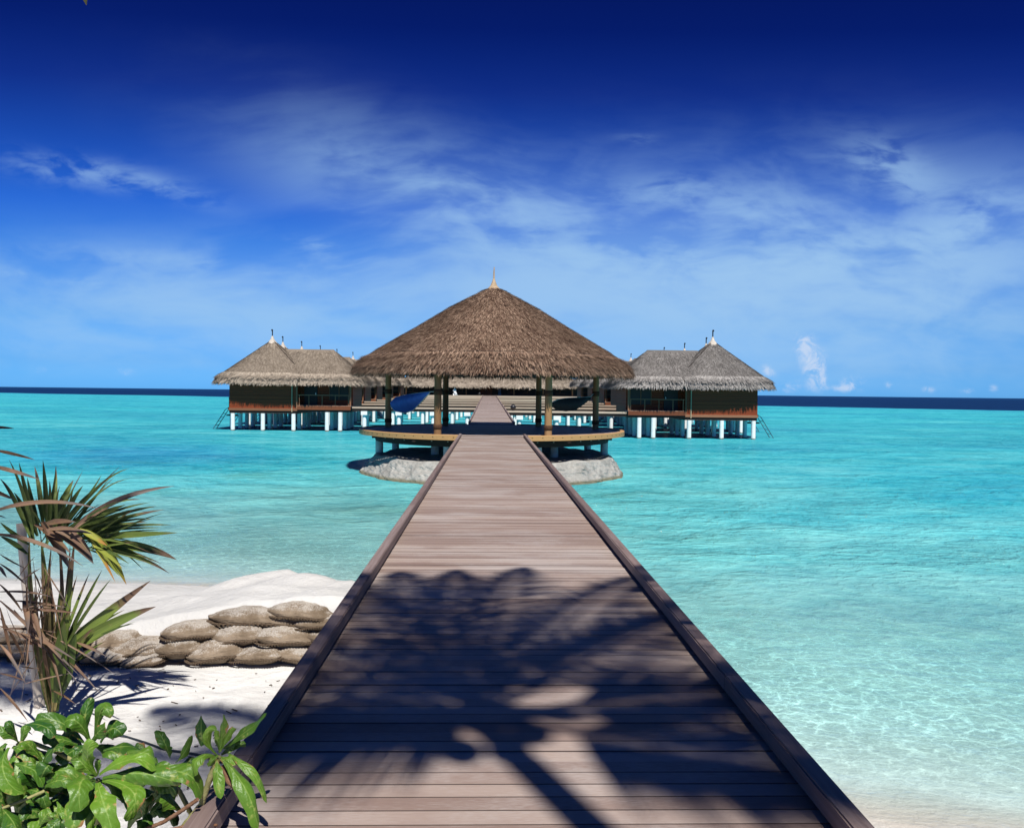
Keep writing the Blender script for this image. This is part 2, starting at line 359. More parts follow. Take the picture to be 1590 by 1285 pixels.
def burlap():
    m, n = mat('sand filled burlap'); o = n.obj(); g = n.noise(o, 3, 5, 0.6); r = n.attr('rnd'); ps = n.pos()
    st = n.noise(n.mapv(ps, (1, 1, 1)), 6.0, 6, 0.65); big = n.noise(ps, 1.9, 3, 0.5)
    wx = n.m('SINE', n.mul(n.xyz(ps)[0], 520)); wz = n.m('SINE', n.mul(n.add(n.xyz(ps)[2], n.mul(n.xyz(ps)[1], 0.7)), 520)); wv = n.mul(n.add(wx, wz), 0.5)
    fold = n.noise(n.mapv(o, (3.0, 1.2, 5.0)), 2.4, 4, 0.6, 0.8)
    col = n.mix(n.mr(n.add(n.mul(st, 0.6), n.mul(big, 0.5)), 0.38, 0.68), (0.15, 0.110, 0.074), (0.285, 0.220, 0.158))
    col = n.mix(n.mul(n.mr(st, 0.60, 0.70), 0.6), col, (0.11, 0.085, 0.06))
    top = n.xyz(n.new('ShaderNodeNewGeometry').outputs['Normal'])[2]; fine = n.noise(ps, 90, 3, 0.7)
    dust = n.mul(n.mr(n.add(n.add(top, n.mul(n.sub(st, 0.5), 1.1)), n.mul(n.sub(fine, 0.5), 0.8)), 0.74, 1.06), 0.60)
    col = n.mix(dust, col, n.mix(n.mr(fine, 0.35, 0.65), (0.38, 0.345, 0.30), (0.60, 0.57, 0.53)))
    return finish(m, n, col, 0.95, n.bump(n.add(n.add(n.mul(fold, 1.0), n.mul(fine, 0.10)), n.mul(wv, 0.05)), 0.7, 0.04), 0.1)
M['burlap'] = burlap()
M['seam'] = plain('bag seam', (0.065, 0.045, 0.03), (0.14, 0.10, 0.068), 0.95, 40, 0.1, 0.6)
def palmleaf(name, a, b, tipc, dry, tip0=0.62):
    m, n = mat(name); r = n.attr('rnd'); t = n.attr('lt'); w_ = n.attr('lw'); o = n.obj()
    g = n.noise(o, 9, 4, 0.6)
    col = n.mix(r, a, b)
    st = n.noise(n.comb(n.mul(w_, 3.0), n.mul(t, 0.6), n.mul(r, 20)), 3.5, 2, 0.6)
    col = n.mix(n.mul(n.mr(st, 0.5, 0.75), 0.35), col, (0.30, 0.33, 0.07))
    e = n.add(n.add(t, n.mul(n.sub(g, 0.5), 0.55)), n.mul(n.sub(r, 0.5), 0.5))
    col = n.mix(n.mr(e, tip0, tip0+0.22), col, tipc)
    col = n.mix(n.mul(n.mr(g, 0.58, 0.72), dry), col, (0.30, 0.21, 0.10))
    return finish(m, n, col, 0.5, n.bump(st, 0.4, 0.01), 0.4)
M['palm'] = palmleaf('young palm blade', (0.035, 0.062, 0.012), (0.12, 0.165, 0.028), (0.10, 0.058, 0.034), 0.3, 0.80)
M['palmdead'] = palmleaf('dead palm blade', (0.10, 0.045, 0.024), (0.24, 0.145, 0.10), (0.13, 0.10, 0.085), 0.4, 0.6)
M['sheath'] = palmleaf('brown leaf sheath', (0.085, 0.062, 0.026), (0.17, 0.135, 0.05), (0.09, 0.055, 0.03), 0.5, 0.7)
M['palmyellow'] = palmleaf('yellowing palm blade', (0.16, 0.20, 0.022), (0.30, 0.28, 0.03), (0.34, 0.16, 0.03), 0.2, 0.72)
M['coco'] = palmleaf('coconut leaflets', (0.045, 0.085, 0.015), (0.09, 0.14, 0.025), (0.11, 0.11, 0.03), 0.1, 0.85)
def shrubleaf():
    m, n = mat('glossy shrub leaf'); r = n.attr('rnd'); t = n.attr('lt'); w_ = n.attr('lw'); o = n.obj()
    g = n.noise(o, 14, 5, 0.65); g2 = n.noise(o, 55, 3, 0.6)
    aw = n.m('ABSOLUTE', w_)
    col = n.mix(r, (0.020, 0.075, 0.008), (0.115, 0.225, 0.018))
    col = n.mix(n.mul(n.mr(g2, 0.52, 0.66), n.mul(n.mr(g, 0.42, 0.6), 0.60)), col, (0.30, 0.33, 0.08))
    col = n.mix(n.mul(n.mr(n.add(aw, n.mul(t, 0.05)), 0.13, 0.05), 0.5), col, (0.24, 0.34, 0.08))
    rim = n.mr(n.add(n.mul(aw, 0.32), n.mul(g, 1.25)), 0.98, 1.08)
    col = n.mix(n.mul(rim, 0.9), col, (0.30, 0.15, 0.06))
    tip = n.mr(n.add(t, n.mul(n.sub(g, 0.5), 0.8)), 1.0, 1.14)
    col = n.mix(tip, col, (0.24, 0.11, 0.04))
    vein = n.m('SINE', n.mul(n.add(n.mul(t, 7), n.mul(aw, -1.6)), 6.28))
    return finish(m, n, col, n.add(0.30, n.mul(g, 0.25)), n.bump(n.add(n.mul(vein, 0.05), g), 0.6, 0.014), 0.4)
M['leaf'] = shrubleaf()
M['stem'] = plain('yellow green stem', (0.20, 0.19, 0.07), (0.34, 0.32, 0.14), 0.7, 18, 0.2, 0.5)
M['twig'] = plain('brown twig', (0.14, 0.065, 0.035), (0.26, 0.15, 0.09), 0.85, 22, 0.2, 0.5)
M['bark'] = plain('palm bark', (0.16, 0.13, 0.10), (0.28, 0.24, 0.19), 0.9, 8, 0.1, 0.6)
M['litter'] = plain('dry litter', (0.06, 0.045, 0.03), (0.16, 0.11, 0.07), 0.9, 20)

def watermat():
    m, n = mat('lagoon water'); o = n.pos(); D = n.attr('depth')
    x, y, z = n.xyz(o)
    dist = n.m('SQRT', n.add(n.mul(x, x), n.mul(y, y)))
    patch = n.noise(n.mapv(o, (0.030, 0.055, 1)), 1.0, 5, 0.6, 0.6)
    patch2 = n.noise(n.mapv(o, (0.22, 0.4, 1)), 1.0, 5, 0.62, 0.5)
    De = n.add(D, n.mul(n.mul(n.add(n.sub(patch, 0.5), n.mul(n.sub(patch2, 0.5), 0.5)), 1.7), n.mr(D, 0.5, 1.6)))
    body = n.ramp(n.m('DIVIDE', De, 4.0, clamp=True), [(0.0, (0.56, 0.76, 0.72)), (0.13, (0.40, 0.77, 0.75)), (0.26, (0.155, 0.575, 0.58)), (0.42, (0.024, 0.41, 0.48)),
                  (0.58, (0.010, 0.32, 0.46)), (0.78, (0.004, 0.19, 0.40)), (1.0, (0.003, 0.12, 0.34))])
    # dark weed lines on the reef flat
    weed = n.mul(n.mr(n.noise(n.mapv(o, (0.012, 0.11, 1)), 1.0, 5, 0.6, 0.3), 0.63, 0.69), n.mr(dist, 60, 120))
    body = n.mix(n.mul(weed, 0.7), body, (0.006, 0.10, 0.17))
    weed2 = n.mul(n.mr(n.noise(n.mapv(o, (0.16, 0.30, 1)), 1.0, 5, 0.65, 0.5), 0.54, 0.70), n.mul(n.mr(D, 0.7, 1.3), n.mr(dist, 70, 30)))
    body = n.mix(n.mul(weed2, 0.40), body, (0.03, 0.22, 0.14))
    wm = n.add(n.m('EXPONENT', n.mul(n.add(n.m('POWER', n.mul(n.add(x, 2.6), 0.32), 2.0), n.m('POWER', n.mul(n.sub(y, 22.5), 0.38), 2.0)), -1.0)), n.m('EXPONENT', n.mul(n.add(n.m('POWER', n.mul(n.sub(x, 6.5), 0.20), 2.0), n.m('POWER', n.mul(n.sub(y, 26.5), 0.36), 2.0)), -1.0)))
    body = n.mix(n.mul(n.mul(wm, n.mr(patch2, 0.40, 0.60)), 0.36), body, (0.065, 0.17, 0.10))
    # ripples
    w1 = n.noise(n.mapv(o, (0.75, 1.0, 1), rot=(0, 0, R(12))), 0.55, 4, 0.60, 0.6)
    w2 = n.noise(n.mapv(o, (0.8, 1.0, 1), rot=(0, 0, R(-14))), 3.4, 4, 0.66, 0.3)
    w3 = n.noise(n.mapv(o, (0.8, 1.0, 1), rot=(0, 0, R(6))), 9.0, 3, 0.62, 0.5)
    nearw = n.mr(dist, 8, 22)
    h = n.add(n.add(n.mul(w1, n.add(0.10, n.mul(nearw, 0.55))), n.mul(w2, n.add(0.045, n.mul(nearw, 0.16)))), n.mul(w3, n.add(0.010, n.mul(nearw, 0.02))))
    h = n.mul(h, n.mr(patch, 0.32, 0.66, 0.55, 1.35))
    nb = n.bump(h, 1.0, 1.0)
    crest_shade = n.add(n.mul(n.mr(w1, 0.36, 0.64), 0.5), n.mul(n.mr(w2, 0.34, 0.66), 0.5))
    body = n.mix(crest_shade, n.mix(1.0, body, (0.62, 0.74, 0.80), 'MULTIPLY'), n.mix(0.10, n.mix(1.0, body, (1.1, 1.1, 1.08), 'MULTIPLY'), (0.55, 0.85, 0.85)))  # ripple light and shade painted into the body colour: darkened troughs, whitened crests
    deep = n.mr(D, 2.6, 5.0)
    body = n.mix(deep, body, n.mix(crest_shade, (0.0030, 0.019, 0.080), (0.006, 0.034, 0.115)))
    # caustics painted as a bright net in the surface's transparent tint, patterning the sand
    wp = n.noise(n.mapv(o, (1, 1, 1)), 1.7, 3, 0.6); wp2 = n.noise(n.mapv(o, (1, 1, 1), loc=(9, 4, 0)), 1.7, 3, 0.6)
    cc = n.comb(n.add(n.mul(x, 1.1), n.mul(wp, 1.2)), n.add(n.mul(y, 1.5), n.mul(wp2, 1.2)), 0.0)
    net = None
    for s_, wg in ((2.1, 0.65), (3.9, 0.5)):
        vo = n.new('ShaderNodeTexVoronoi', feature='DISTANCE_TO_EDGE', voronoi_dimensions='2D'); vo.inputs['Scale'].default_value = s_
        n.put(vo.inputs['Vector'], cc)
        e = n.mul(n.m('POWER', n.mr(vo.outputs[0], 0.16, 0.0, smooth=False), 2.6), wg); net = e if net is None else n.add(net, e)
    lens = n.mix(n.mr(D, 0.02, 0.50), (1, 1, 1), n.comb(n.add(0.86, n.mul(net, 0.85)), n.add(0.86, n.mul(net, 0.85)), n.add(0.86, n.mul(net, 0.85))))  # painted net as brightness, fading in with depth
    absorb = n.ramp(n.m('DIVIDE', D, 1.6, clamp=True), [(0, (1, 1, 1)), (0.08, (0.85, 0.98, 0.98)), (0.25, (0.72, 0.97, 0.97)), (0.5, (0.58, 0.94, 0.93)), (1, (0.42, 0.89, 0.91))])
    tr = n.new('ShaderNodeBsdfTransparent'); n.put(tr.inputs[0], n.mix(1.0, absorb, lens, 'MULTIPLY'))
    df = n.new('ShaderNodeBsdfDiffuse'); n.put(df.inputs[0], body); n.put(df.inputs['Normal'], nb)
    gl = n.new('ShaderNodeBsdfGlossy'); n.put(gl.inputs['Normal'], nb); n.put(gl.inputs['Roughness'], n.mr(dist, 10, 90, 0.06, 0.28))
    opa = n.mr(n.add(D, n.mul(n.sub(patch2, 0.5), 0.3)), 0.06, 1.35, 0.0, 0.97)
    m1 = n.new('ShaderNodeMixShader'); n.put(m1.inputs[0], opa); n.t.links.new(tr.outputs[0], m1.inputs[1]); n.t.links.new(df.outputs[0], m1.inputs[2])
    fr = n.new('ShaderNodeFresnel'); fr.inputs[0].default_value = 1.33; n.put(fr.inputs['Normal'], nb)
    ff = n.m('MINIMUM', n.mul(fr.outputs[0], 0.55), n.mr(dist, 20, 160, 0.24, 0.035))
    m2 = n.new('ShaderNodeMixShader'); n.put(m2.inputs[0], ff); n.t.links.new(m1.outputs[0], m2.inputs[1]); n.t.links.new(gl.outputs[0], m2.inputs[2])
    oo = n.new('ShaderNodeOutputMaterial'); n.t.links.new(m2.outputs[0], oo.inputs[0]); return m
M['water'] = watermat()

# ------------------------------------------------------------------ ground and water
def sst(a, b, x): t = np.clip((x-a)/(b-a), 0, 1); return t*t*(3-2*t)
def lumps(X, Y, k): return (np.sin(X*k+1.3*np.sin(Y*k*0.7))*np.sin(Y*k*1.13+np.sin(X*k*0.61+2)))
def ground_z(X, Y):
    Ys = np.interp(X, [-3000, -300, -100, -30, -12, -5, -3.2, -1.2, 0.4, 1.5, 3.5, 6, 12, 30, 100, 3000], [-3000, -220, -30, 12, 14.8, 14.2, 13.4, 11.6, 8.4, 7.0, 6.3, 5.6, 3, -14, -90, -3000])
    s = Y-Ys
    dep = np.interp(s, [0, 1, 3, 6, 12, 20, 40, 80, 300], [0, 0.17, 0.40, 0.64, 1.0, 1.35, 1.65, 1.85, 1.95])
    dep = dep + 1.25*np.exp(-(((X+18)/8)**2+((Y-42)/7)**2)) + 0.5*np.exp(-(((X-22)/9)**2+((Y-30)/9)**2))
    dep = dep + sst(2, 12, s)*0.10*lumps(X, Y, 0.45)+sst(10, 30, s)*0.18*lumps(X, Y, 0.13)
    dep = dep + 20*sst(0, 45, Y-(300-0.57*X)+6*np.sin(X*0.05)) + 20*sst(500, 900, np.abs(X))
    right = np.minimum(1.1, 0.13*np.maximum(-s, 0))
    # the sandbag wall: sand banked up behind it, a lower floor in front
    top = np.interp(X, [-9, -5, -3.5, -2.9, -2.1, -1.5, -1], [1.16, 1.14, 1.17, 1.28, 1.41, 1.48, 1.48])
    kb = sst(-4.4, -2.4, X)
    bank = (np.interp(s, [-6.5, -4.2, -2.0, 0], [1.0, 0.90, 0.42, 0])*(1-kb)+np.interp(s, [-4.6, -2.9, -1.5, 0], [1.0, 0.90, 0.42, 0])*kb)*top
    low = 0.90+0.02*lumps(X, Y, 2.3)
    wallY = 7.70+0.03*np.sin(X*5)
    left = np.where(s < 0, np.where(Y > wallY+0.16, bank, low+(bank-low)*sst(wallY, wallY+0.16, Y)), 0)
    left = np.where(Y < wallY, low, left)
    k = sst(-0.9, 0.5, X)
    land = left*(1-k)+right*k
    land = land + np.where(s < -0.3, 0.018*lumps(X, Y, 4.1)+0.012*lumps(X+3, Y+1, 9.7), 0)
    land = land + np.where((s < -2) & (Y > 8.1), 0.07*np.maximum(0, lumps(X*1.2+0.7, Y*1.6, 3.2))*sst(-4.5, -2.5, X), 0)
    return np.where(s < 0, land, -dep)
def axis(a, um, n_): return a*np.sinh(np.linspace(-um, um, n_))
def sheet(name, m, zf, ax, ay, depth=False):
    X, Y = np.meshgrid(ax, ay); nx, ny = len(ax), len(ay)
    Z = zf(X, Y); co = np.stack([X, Y, Z], -1).reshape(-1, 3)
    i = np.arange(nx*ny).reshape(ny, nx)
    q = np.stack([i[:-1, :-1], i[:-1, 1:], i[1:, 1:], i[1:, :-1]], -1).reshape(-1, 4)
    me = bpy.data.meshes.new(name); me.vertices.add(len(co)); me.vertices.foreach_set('co', co.ravel())
    me.loops.add(q.size); me.loops.foreach_set('vertex_index', q.ravel()); me.polygons.add(len(q))
    me.polygons.foreach_set('loop_start', np.arange(0, q.size, 4)); me.polygons.foreach_set('loop_total', np.full(len(q), 4))
    me.polygons.foreach_set('use_smooth', np.ones(len(q), bool)); me.update(); me.validate()
    if depth: me.attributes.new('depth', 'FLOAT', 'POINT').data.foreach_set('value', np.maximum(0, -ground_z(X, Y)).ravel())
    me.materials.append(m); o = bpy.data.objects.new(name, me); C.objects.link(o); o['kind'] = 'structure'; return o
axx = axis(3.0, 9.5, 520)-2.0; ayy = np.concatenate([[-20000, -6000, -2000, -600, -200, -80, -40, -20], np.arange(-10, 4.0, 0.25), np.arange(4.0, 17.0, 0.07), 17+axis(3.0, 9.4, 640)[321:]])
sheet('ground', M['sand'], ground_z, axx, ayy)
wx = axis(6.0, 8.8, 300); wy = np.concatenate([[-20000, -3000, -600, -200, -60, -20], np.arange(-10, 20, 0.3), 20+axis(5.0, 8.9, 420)[211:]])
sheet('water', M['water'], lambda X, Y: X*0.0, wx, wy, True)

# ------------------------------------------------------------------ front pier and back walkway
DX0, DX1, DECK = -1.06, 1.40, 1.80
PAV = (0.19, 35.7); PR = 5.75
def walk_z(y): return float(np.interp(y, [-10, 41, 70, 146, 160], [DECK, DECK, 2.08, 2.85, 2.85]))
def planks(mb, y0, y1, pw, x0, x1, zf, gap=0.007, th=0.03):
    y = y0
    while y < y1-pw*0.5:
        za, zb = zf(y), zf(y+pw-gap); j = random.uniform(-0.0025, 0.0025); e = random.uniform(-0.008, 0.008)
        mb.hexa([(x0+e, y, za+j-th), (x1+e, y, za+j-th), (x1+e, y+pw-gap, zb+j-th), (x0+e, y+pw-gap, zb+j-th),
                 (x0+e, y, za+j), (x1+e, y, za+j), (x1+e, y+pw-gap, zb+j), (x0+e, y+pw-gap, zb+j)])
        y += pw
pier = empty('pier', (0.19, 15, DECK), 'long weathered brown plank pier running from the camera to the round pavilion', 'pier')
def pchild(mb, name, m, root, smooth=False):
    o = mb.build(name, m, None, smooth); o.parent = root; o.matrix_parent_inverse = Matrix.Translation(-root.location); return o
PF = PAV[1]-PR-0.02
mb = MB(); planks(mb, -4, PF, 0.105, DX0, DX1, walk_z); pchild(mb, 'planking', M['deck'], pier)
def kerb(x0, x1, y0, y1, root):
    mb = MB(); y = y0
    while y < y1:
        e = min(y+random.uniform(3.4, 4.2), y1); za = walk_z(y); zb = walk_z(e); zs = 0.028; h = 0.082
        c = 0.008
        for (xa, xb, q0, q1) in ((x0, x1, zs, zs+h-c), (x0+c, x1-c, zs+h-c, zs+h)):
            mb.hexa([(xa, y, za+q0), (xb, y, za+q0), (xb, e-0.006, zb+q0), (xa, e-0.006, zb+q0), (xa, y, za+q1), (xb, y, za+q1), (xb, e-0.006, zb+q1), (xa, e-0.006, zb+q1)])
        y = e
    k = pchild(mb, 'kerb', M['kerb'], root)
    mb = MB(); ys_ = [y0+0.02] + [q for q in (41, 70) if y0 < q < y1] + [y1-0.02]
    for ya, yb in zip(ys_, ys_[1:]): mb.hexa([(x0+0.025, ya, walk_z(ya)+0.003), (x1-0.025, ya, walk_z(ya)+0.003), (x1-0.025, yb, walk_z(yb)+0.003), (x0+0.025, yb, walk_z(yb)+0.003), (x0+0.025, ya, walk_z(ya)+0.029), (x1-0.025, ya, walk_z(ya)+0.029), (x1-0.025, yb, walk_z(yb)+0.029), (x0+0.025, yb, walk_z(yb)+0.029)])
    b = pchild(mb, 'packing_strip', M['dark'], root)
    return k
kerb(DX0-0.005, DX0+0.085, -4, PF-0.1, pier); kerb(DX1-0.085, DX1+0.005, -4, PF-0.1, pier)
for x in (DX0+0.16, DX1-0.16):
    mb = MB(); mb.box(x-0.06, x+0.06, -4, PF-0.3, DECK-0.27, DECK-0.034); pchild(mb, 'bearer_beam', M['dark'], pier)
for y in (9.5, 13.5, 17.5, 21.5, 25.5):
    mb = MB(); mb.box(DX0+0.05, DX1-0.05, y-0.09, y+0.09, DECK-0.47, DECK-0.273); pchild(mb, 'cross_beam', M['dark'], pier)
    for x in (DX0+0.22, DX1-0.22):
        mb = MB(); mb.tube([(x, y, -2.2), (x, y, DECK-0.475)], 0.14, 14); pchild(mb, 'pile', M['pile'], pier, True)
walk = empty('walkway', (0.19, 90, 2.2), 'narrowing plank walkway continuing behind the pavilion to the lodge', 'walkway')
YB = PAV[1]+PR+0.02; YE = 146.0; WX0, WX1 = -1.02, 1.40
mb = MB(); planks(mb, YB, YE, 0.15, WX0, WX1, walk_z); pchild(mb, 'planking', M['deck'], walk)
kerb(WX0-0.005, WX0+0.085, YB+0.1, YE, walk); kerb(WX1-0.085, WX1+0.005, YB+0.1, YE, walk)
for x in (WX0+0.16, WX1-0.16):
    mb = MB(); y = YB+0.2
    for ya, yb in ((YB+0.2, 70), (70, YE-0.2)): mb.beam((x, ya, walk_z(ya)-0.15), (x, yb, walk_z(yb)-0.15), 0.12, 0.23)
    pchild(mb, 'bearer_beam', M['dark'], walk)
for y in [46, 51, 56, 61, 66]+[72+10*i for i in range(7)]:
    z = walk_z(y)
    mb = MB(); mb.box(WX0-0.15, WX1+0.15, y-0.16, y+0.16, z-0.60, z-0.285); pchild(mb, 'crosshead', M['pile'], walk)
    for x in (WX0+0.15, WX1-0.15):
        mb = MB(); mb.tube([(x, y, -2.5), (x, y, z-0.605)], 0.17, 14); pchild(mb, 'pile', M['pile'], walk, True)

# ------------------------------------------------------------------ thatch
def thatch_mesh(mb, surf, nblade, ln, wd, smin=0.02, smax=1.0, lift=0.05, keep=None, jit=0.25, droop=0.0, rr=(0, 1)):
    """lay nblade tapered straws on surf(theta, s); s runs down from ridge to eave"""
    tg = np.linspace(0, 2*PI, 1441); pg = surf(tg, np.full(1441, 0.9)); cg = np.concatenate([[0], np.cumsum(np.linalg.norm(np.diff(pg, axis=0), axis=1))])
    th = np.interp(rng.uniform(0, cg[-1], nblade*2), cg, tg); s = np.sqrt(rng.uniform(smin**2, smax**2, nblade*2))
    p = surf(th, s)
    if keep is not None:
        k = keep(p); th, s, p = th[k], s[k], p[k]
    th, s, p = th[:nblade], s[:nblade], p[:nblade]
    e = 1e-3
    ds = surf(th, s+e)-surf(th, s-e); ds /= np.linalg.norm(ds, axis=1, keepdims=True)+1e-9
    dt = surf(th+e, s)-surf(th-e, s); dt /= np.linalg.norm(dt, axis=1, keepdims=True)+1e-9
    nn = np.cross(dt, ds); nn *= np.sign(nn[:, 2:3]+1e-6); nn /= np.linalg.norm(nn, axis=1, keepdims=True)+1e-9
    k = len(p); j = rng.normal(0, jit, (k, 1)); d = ds+dt*j; d[:, 2] -= droop*rng.uniform(0.3, 1.2, k); d /= np.linalg.norm(d, axis=1, keepdims=True)
    sdv = np.cross(d, nn); sdv /= np.linalg.norm(sdv, axis=1, keepdims=True)+1e-9
    L = ln*rng.uniform(0.6, 1.3, (k, 1)); W = wd*rng.uniform(0.6, 1.4, (k, 1)); l0 = lift*rng.uniform(0.1, 0.7, (k, 1)); l1 = lift*rng.uniform(0.3, 1.6, (k, 1))
    a = p+nn*l0; b = p+d*L*0.6+nn*(l0+l1)*0.5; c = p+d*L+nn*l1
    vs = np.stack([a-sdv*W*0.4, a+sdv*W*0.4, b-sdv*W*0.5, b+sdv*W*0.5, c-sdv*W*0.12, c+sdv*W*0.12], 1).reshape(-1, 3)
    o = len(mb.v); mb.v.extend(map(tuple, vs.tolist()))
    r = rng.uniform(rr[0], rr[1], k); mb.r.extend(np.repeat(r, 6).tolist()); mb.t.extend([0, 0, 0.6, 0.6, 1, 1]*k); mb.w.extend([0.0]*(6*k))
    for i in range(k):
        q = o+6*i; mb.f.append((q, q+1, q+3, q+2)); mb.f.append((q+2, q+3, q+5, q+4))
def surf_mesh(mb, surf, nth, ns, smin=0.0, r=0.3, smax=1.0):
    th = np.linspace(0, 2*PI, nth, endpoint=False); ss = np.linspace(smin, smax, ns)
    TH, S = np.meshgrid(th, ss); p = surf(TH.ravel(), S.ravel())
    mb.grid(p.tolist(), ns, nth, r, closed=True)

# ------------------------------------------------------------------ pavilion
pav = empty('pavilion', (PAV[0], PAV[1], DECK), 'round open pavilion with tall conical brown thatched roof on six posts', 'pavilion')
def pv(mb, name, m, smooth=False, parent=None):
    o = mb.build(name, m, parent or pav, smooth); return o
CR = [(0.0, 0.10, 4.62), (0.06, 0.36, 4.50), (0.27, 1.9, 3.68), (0.52, 3.55, 2.66), (0.77, 5.04, 1.78), (0.88, 5.55, 1.42), (0.955, 5.88, 1.10), (1.0, 6.02, 0.86)]
def conesurf(th, s):
    r = np.interp(s, [c[0] for c in CR], [c[1] for c in CR]); z = np.interp(s, [c[0] for c in CR], [c[2] for c in CR])
    wob = 1+0.006*np.sin(5*th+1)+0.006*np.sin(11*th)
    return np.stack([r*wob*np.cos(th), r*wob*np.sin(th), z+CAMZ-DECK], -1)
mb = MB(); surf_mesh(mb, conesurf, 72, 40, r=0.15)
kf = lambda p: (p[:, 1] < 1.5) | (rng.random(len(p)) < 0.3)
thatch_mesh(mb, conesurf, 66000, 0.32, 0.024, 0.03, 0.90, 0.055, kf, 0.22)
thatch_mesh(mb, conesurf, 26000, 0.42, 0.027, 0.865, 0.985, 0.15, kf, 0.24, 0.15, (0.2, 1.0))
thatch_mesh(mb, conesurf, 10000, 0.30, 0.028, 0.955, 1.0, 0.10, kf, 0.25, 0.8, (0.0, 0.95))
roof = pv(mb, 'roof', M['thatch_pav'])
mb = MB(); tc = np.linspace(0, 2*PI, 145); cr = conesurf(tc, 0.868+0.004*np.sin(tc*9)+0.003*np.sin(tc*23)); cr[:, 2] += 0.07
mb.tube(cr.tolist(), 0.018, 5); mb.build('fringe_ring', M['dark'], roof, True)  # thin dark ring laid round the roof where the fringe begins
mb = MB()
def undersurf(th, s):
    r = np.interp(s, [0, 0.15, 1], [6.10, 5.8, 0.3]); z = np.interp(s, [0, 0.15, 1], [0.78, 0.84, 4.1])
    return np.stack([r*np.cos(th), r*np.sin(th), z+CAMZ-DECK], -1)
surf_mesh(mb, undersurf, 64, 14, r=0.05)
for k in range(24):
    a = 2*PI*k/24; mb.beam((5.75*math.cos(a), 5.75*math.sin(a), 0.76+CAMZ-DECK), (0.4*math.cos(a), 0.4*math.sin(a), 3.95+CAMZ-DECK), 0.09, 0.12)
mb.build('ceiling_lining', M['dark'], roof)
mb = MB(); zc = CAMZ-DECK
mb.lathe([(0.40, 4.40+zc), (0.32, 4.52+zc), (0.15, 4.70+zc), (0.07, 4.90+zc), (0.045, 5.0+zc), (0.03, 5.02+zc)], 24, cap=True)
cap = mb.build('ridge_cap', M['cap_pav'], roof, True)
mb = MB(); mb.tube([(0, 0, 4.95+zc), (0, 0, 5.3+zc), (0.01, 0, 5.52+zc)], [0.045, 0.034, 0.02], 8); mb.build('finial', M['cap_pav'], cap, True)
hexp = [(-2.12, -4.85), (2.12, -4.85), (4.75, 1.2), (2.25, 3.3), (-2.25, 3.3), (-4.75, 1.2)]
for (x, y) in hexp:
    hgt = 2.62+(5.3-math.hypot(x, y))*0.5
    mb = MB(); mb.tube([(x, y, 0.0), (x, y, 1.2), (x, y, hgt)], [0.145, 0.14, 0.13], 16); p = pv(mb, 'post', M['post'], True)
    for z0, z1 in ((0.22, 0.40), (1.52, 1.74)):
        mb = MB(); mb.lathe([(0.146, z0), (0.165, z0+0.01), (0.165, z1-0.01), (0.142, z1)], 16, (x, y, 0)); mb.build('rope_band', M['rope'], p, True)
mb = MB()      # floor boards of the round deck
y = -PR+0.13
while y < PR-0.14:
    yb = min(y+0.138, PR-0.13); hx = math.sqrt(max(0.01, (PR-0.13)**2-max(abs(y), abs(yb))**2)); z = random.uniform(-0.002, 0.002)-0.004
    mb.box(-hx, hx, y, yb-0.006, -0.04+z, z); y += 0.14
pv(mb, 'deck_floor', M['deck'])
def rim_arc(a0, a1, r0, r1, z0, z1, m, name, k=40):
    mb = MB(); vs = []
    for i in range(k+1):
        a = a0+(a1-a0)*i/k
        for (r, z) in ((r0, z0), (r1, z0), (r1, z1-0.012), (r1-0.012, z1), (r0, z1)): vs.append((r*math.cos(a), r*math.sin(a), z))
    mb.grid(vs, k+1, 5, 0.5, closed=True); mb.f.append((0, 1, 2, 3, 4)); b = k*5; mb.f.append((b+4, b+3, b+2, b+1, b)); return pv(mb, name, m)
ga = math.asin((1.30)/PR)
rr = rim_arc(-PI/2+ga, PI/2-ga, PR-0.12, PR+0.06, -0.165, 0.035, M['rim'], 'rim_board')
rl = rim_arc(PI/2+ga, 3*PI/2-ga, PR-0.12, PR+0.06, -0.165, 0.035, M['rim'], 'rim_board')
rim_arc(PI/2-ga+0.002, PI/2+ga-0.002, PR-0.12, PR+0.02, -0.165, -0.03, M['rim'], 'rim_board', 8)
rim_arc(-PI/2-ga+0.002, -PI/2+ga-0.002, PR-0.12, PR-0.02, -0.2, -0.045, M['dark'], 'rim_board', 8)
for yb in (-4.4, -2.2, 0.0, 2.2, 4.4):
    hx = math.sqrt(5.45**2-yb*yb); mb = MB(); mb.box(-hx, hx, yb-0.1, yb+0.1, -0.30, -0.05); pv(mb, 'floor_joist', M['dark'])
rb = rim_arc(0, 2*PI-0.001, 4.95, 5.12, -0.46, -0.16, M['dark'], 'ring_beam', 48)
for k in range(24):
    a = -PI+PI*k/23
    if abs(a+PI/2) < ga: continue
    c, s = math.cos(a), math.sin(a); mb = MB(); mb.tube([(5.115*c, 5.115*s, -0.26), (5.15*c, 5.15*s, -0.26)], 0.024, 8); mb.build('bolt', M['bolt'], rb)
for k in range(44):
    a = -PI+PI*k/43
    if abs(a+PI/2) < ga+0.02: continue
    c, s = math.cos(a), math.sin(a); mb = MB(); mb.tube([((PR+0.055)*c, (PR+0.055)*s, -0.05), ((PR+0.068)*c, (PR+0.068)*s, -0.05)], 0.018, 6); mb.build('bolt', M['dark'], rr if c > 0 else rl)
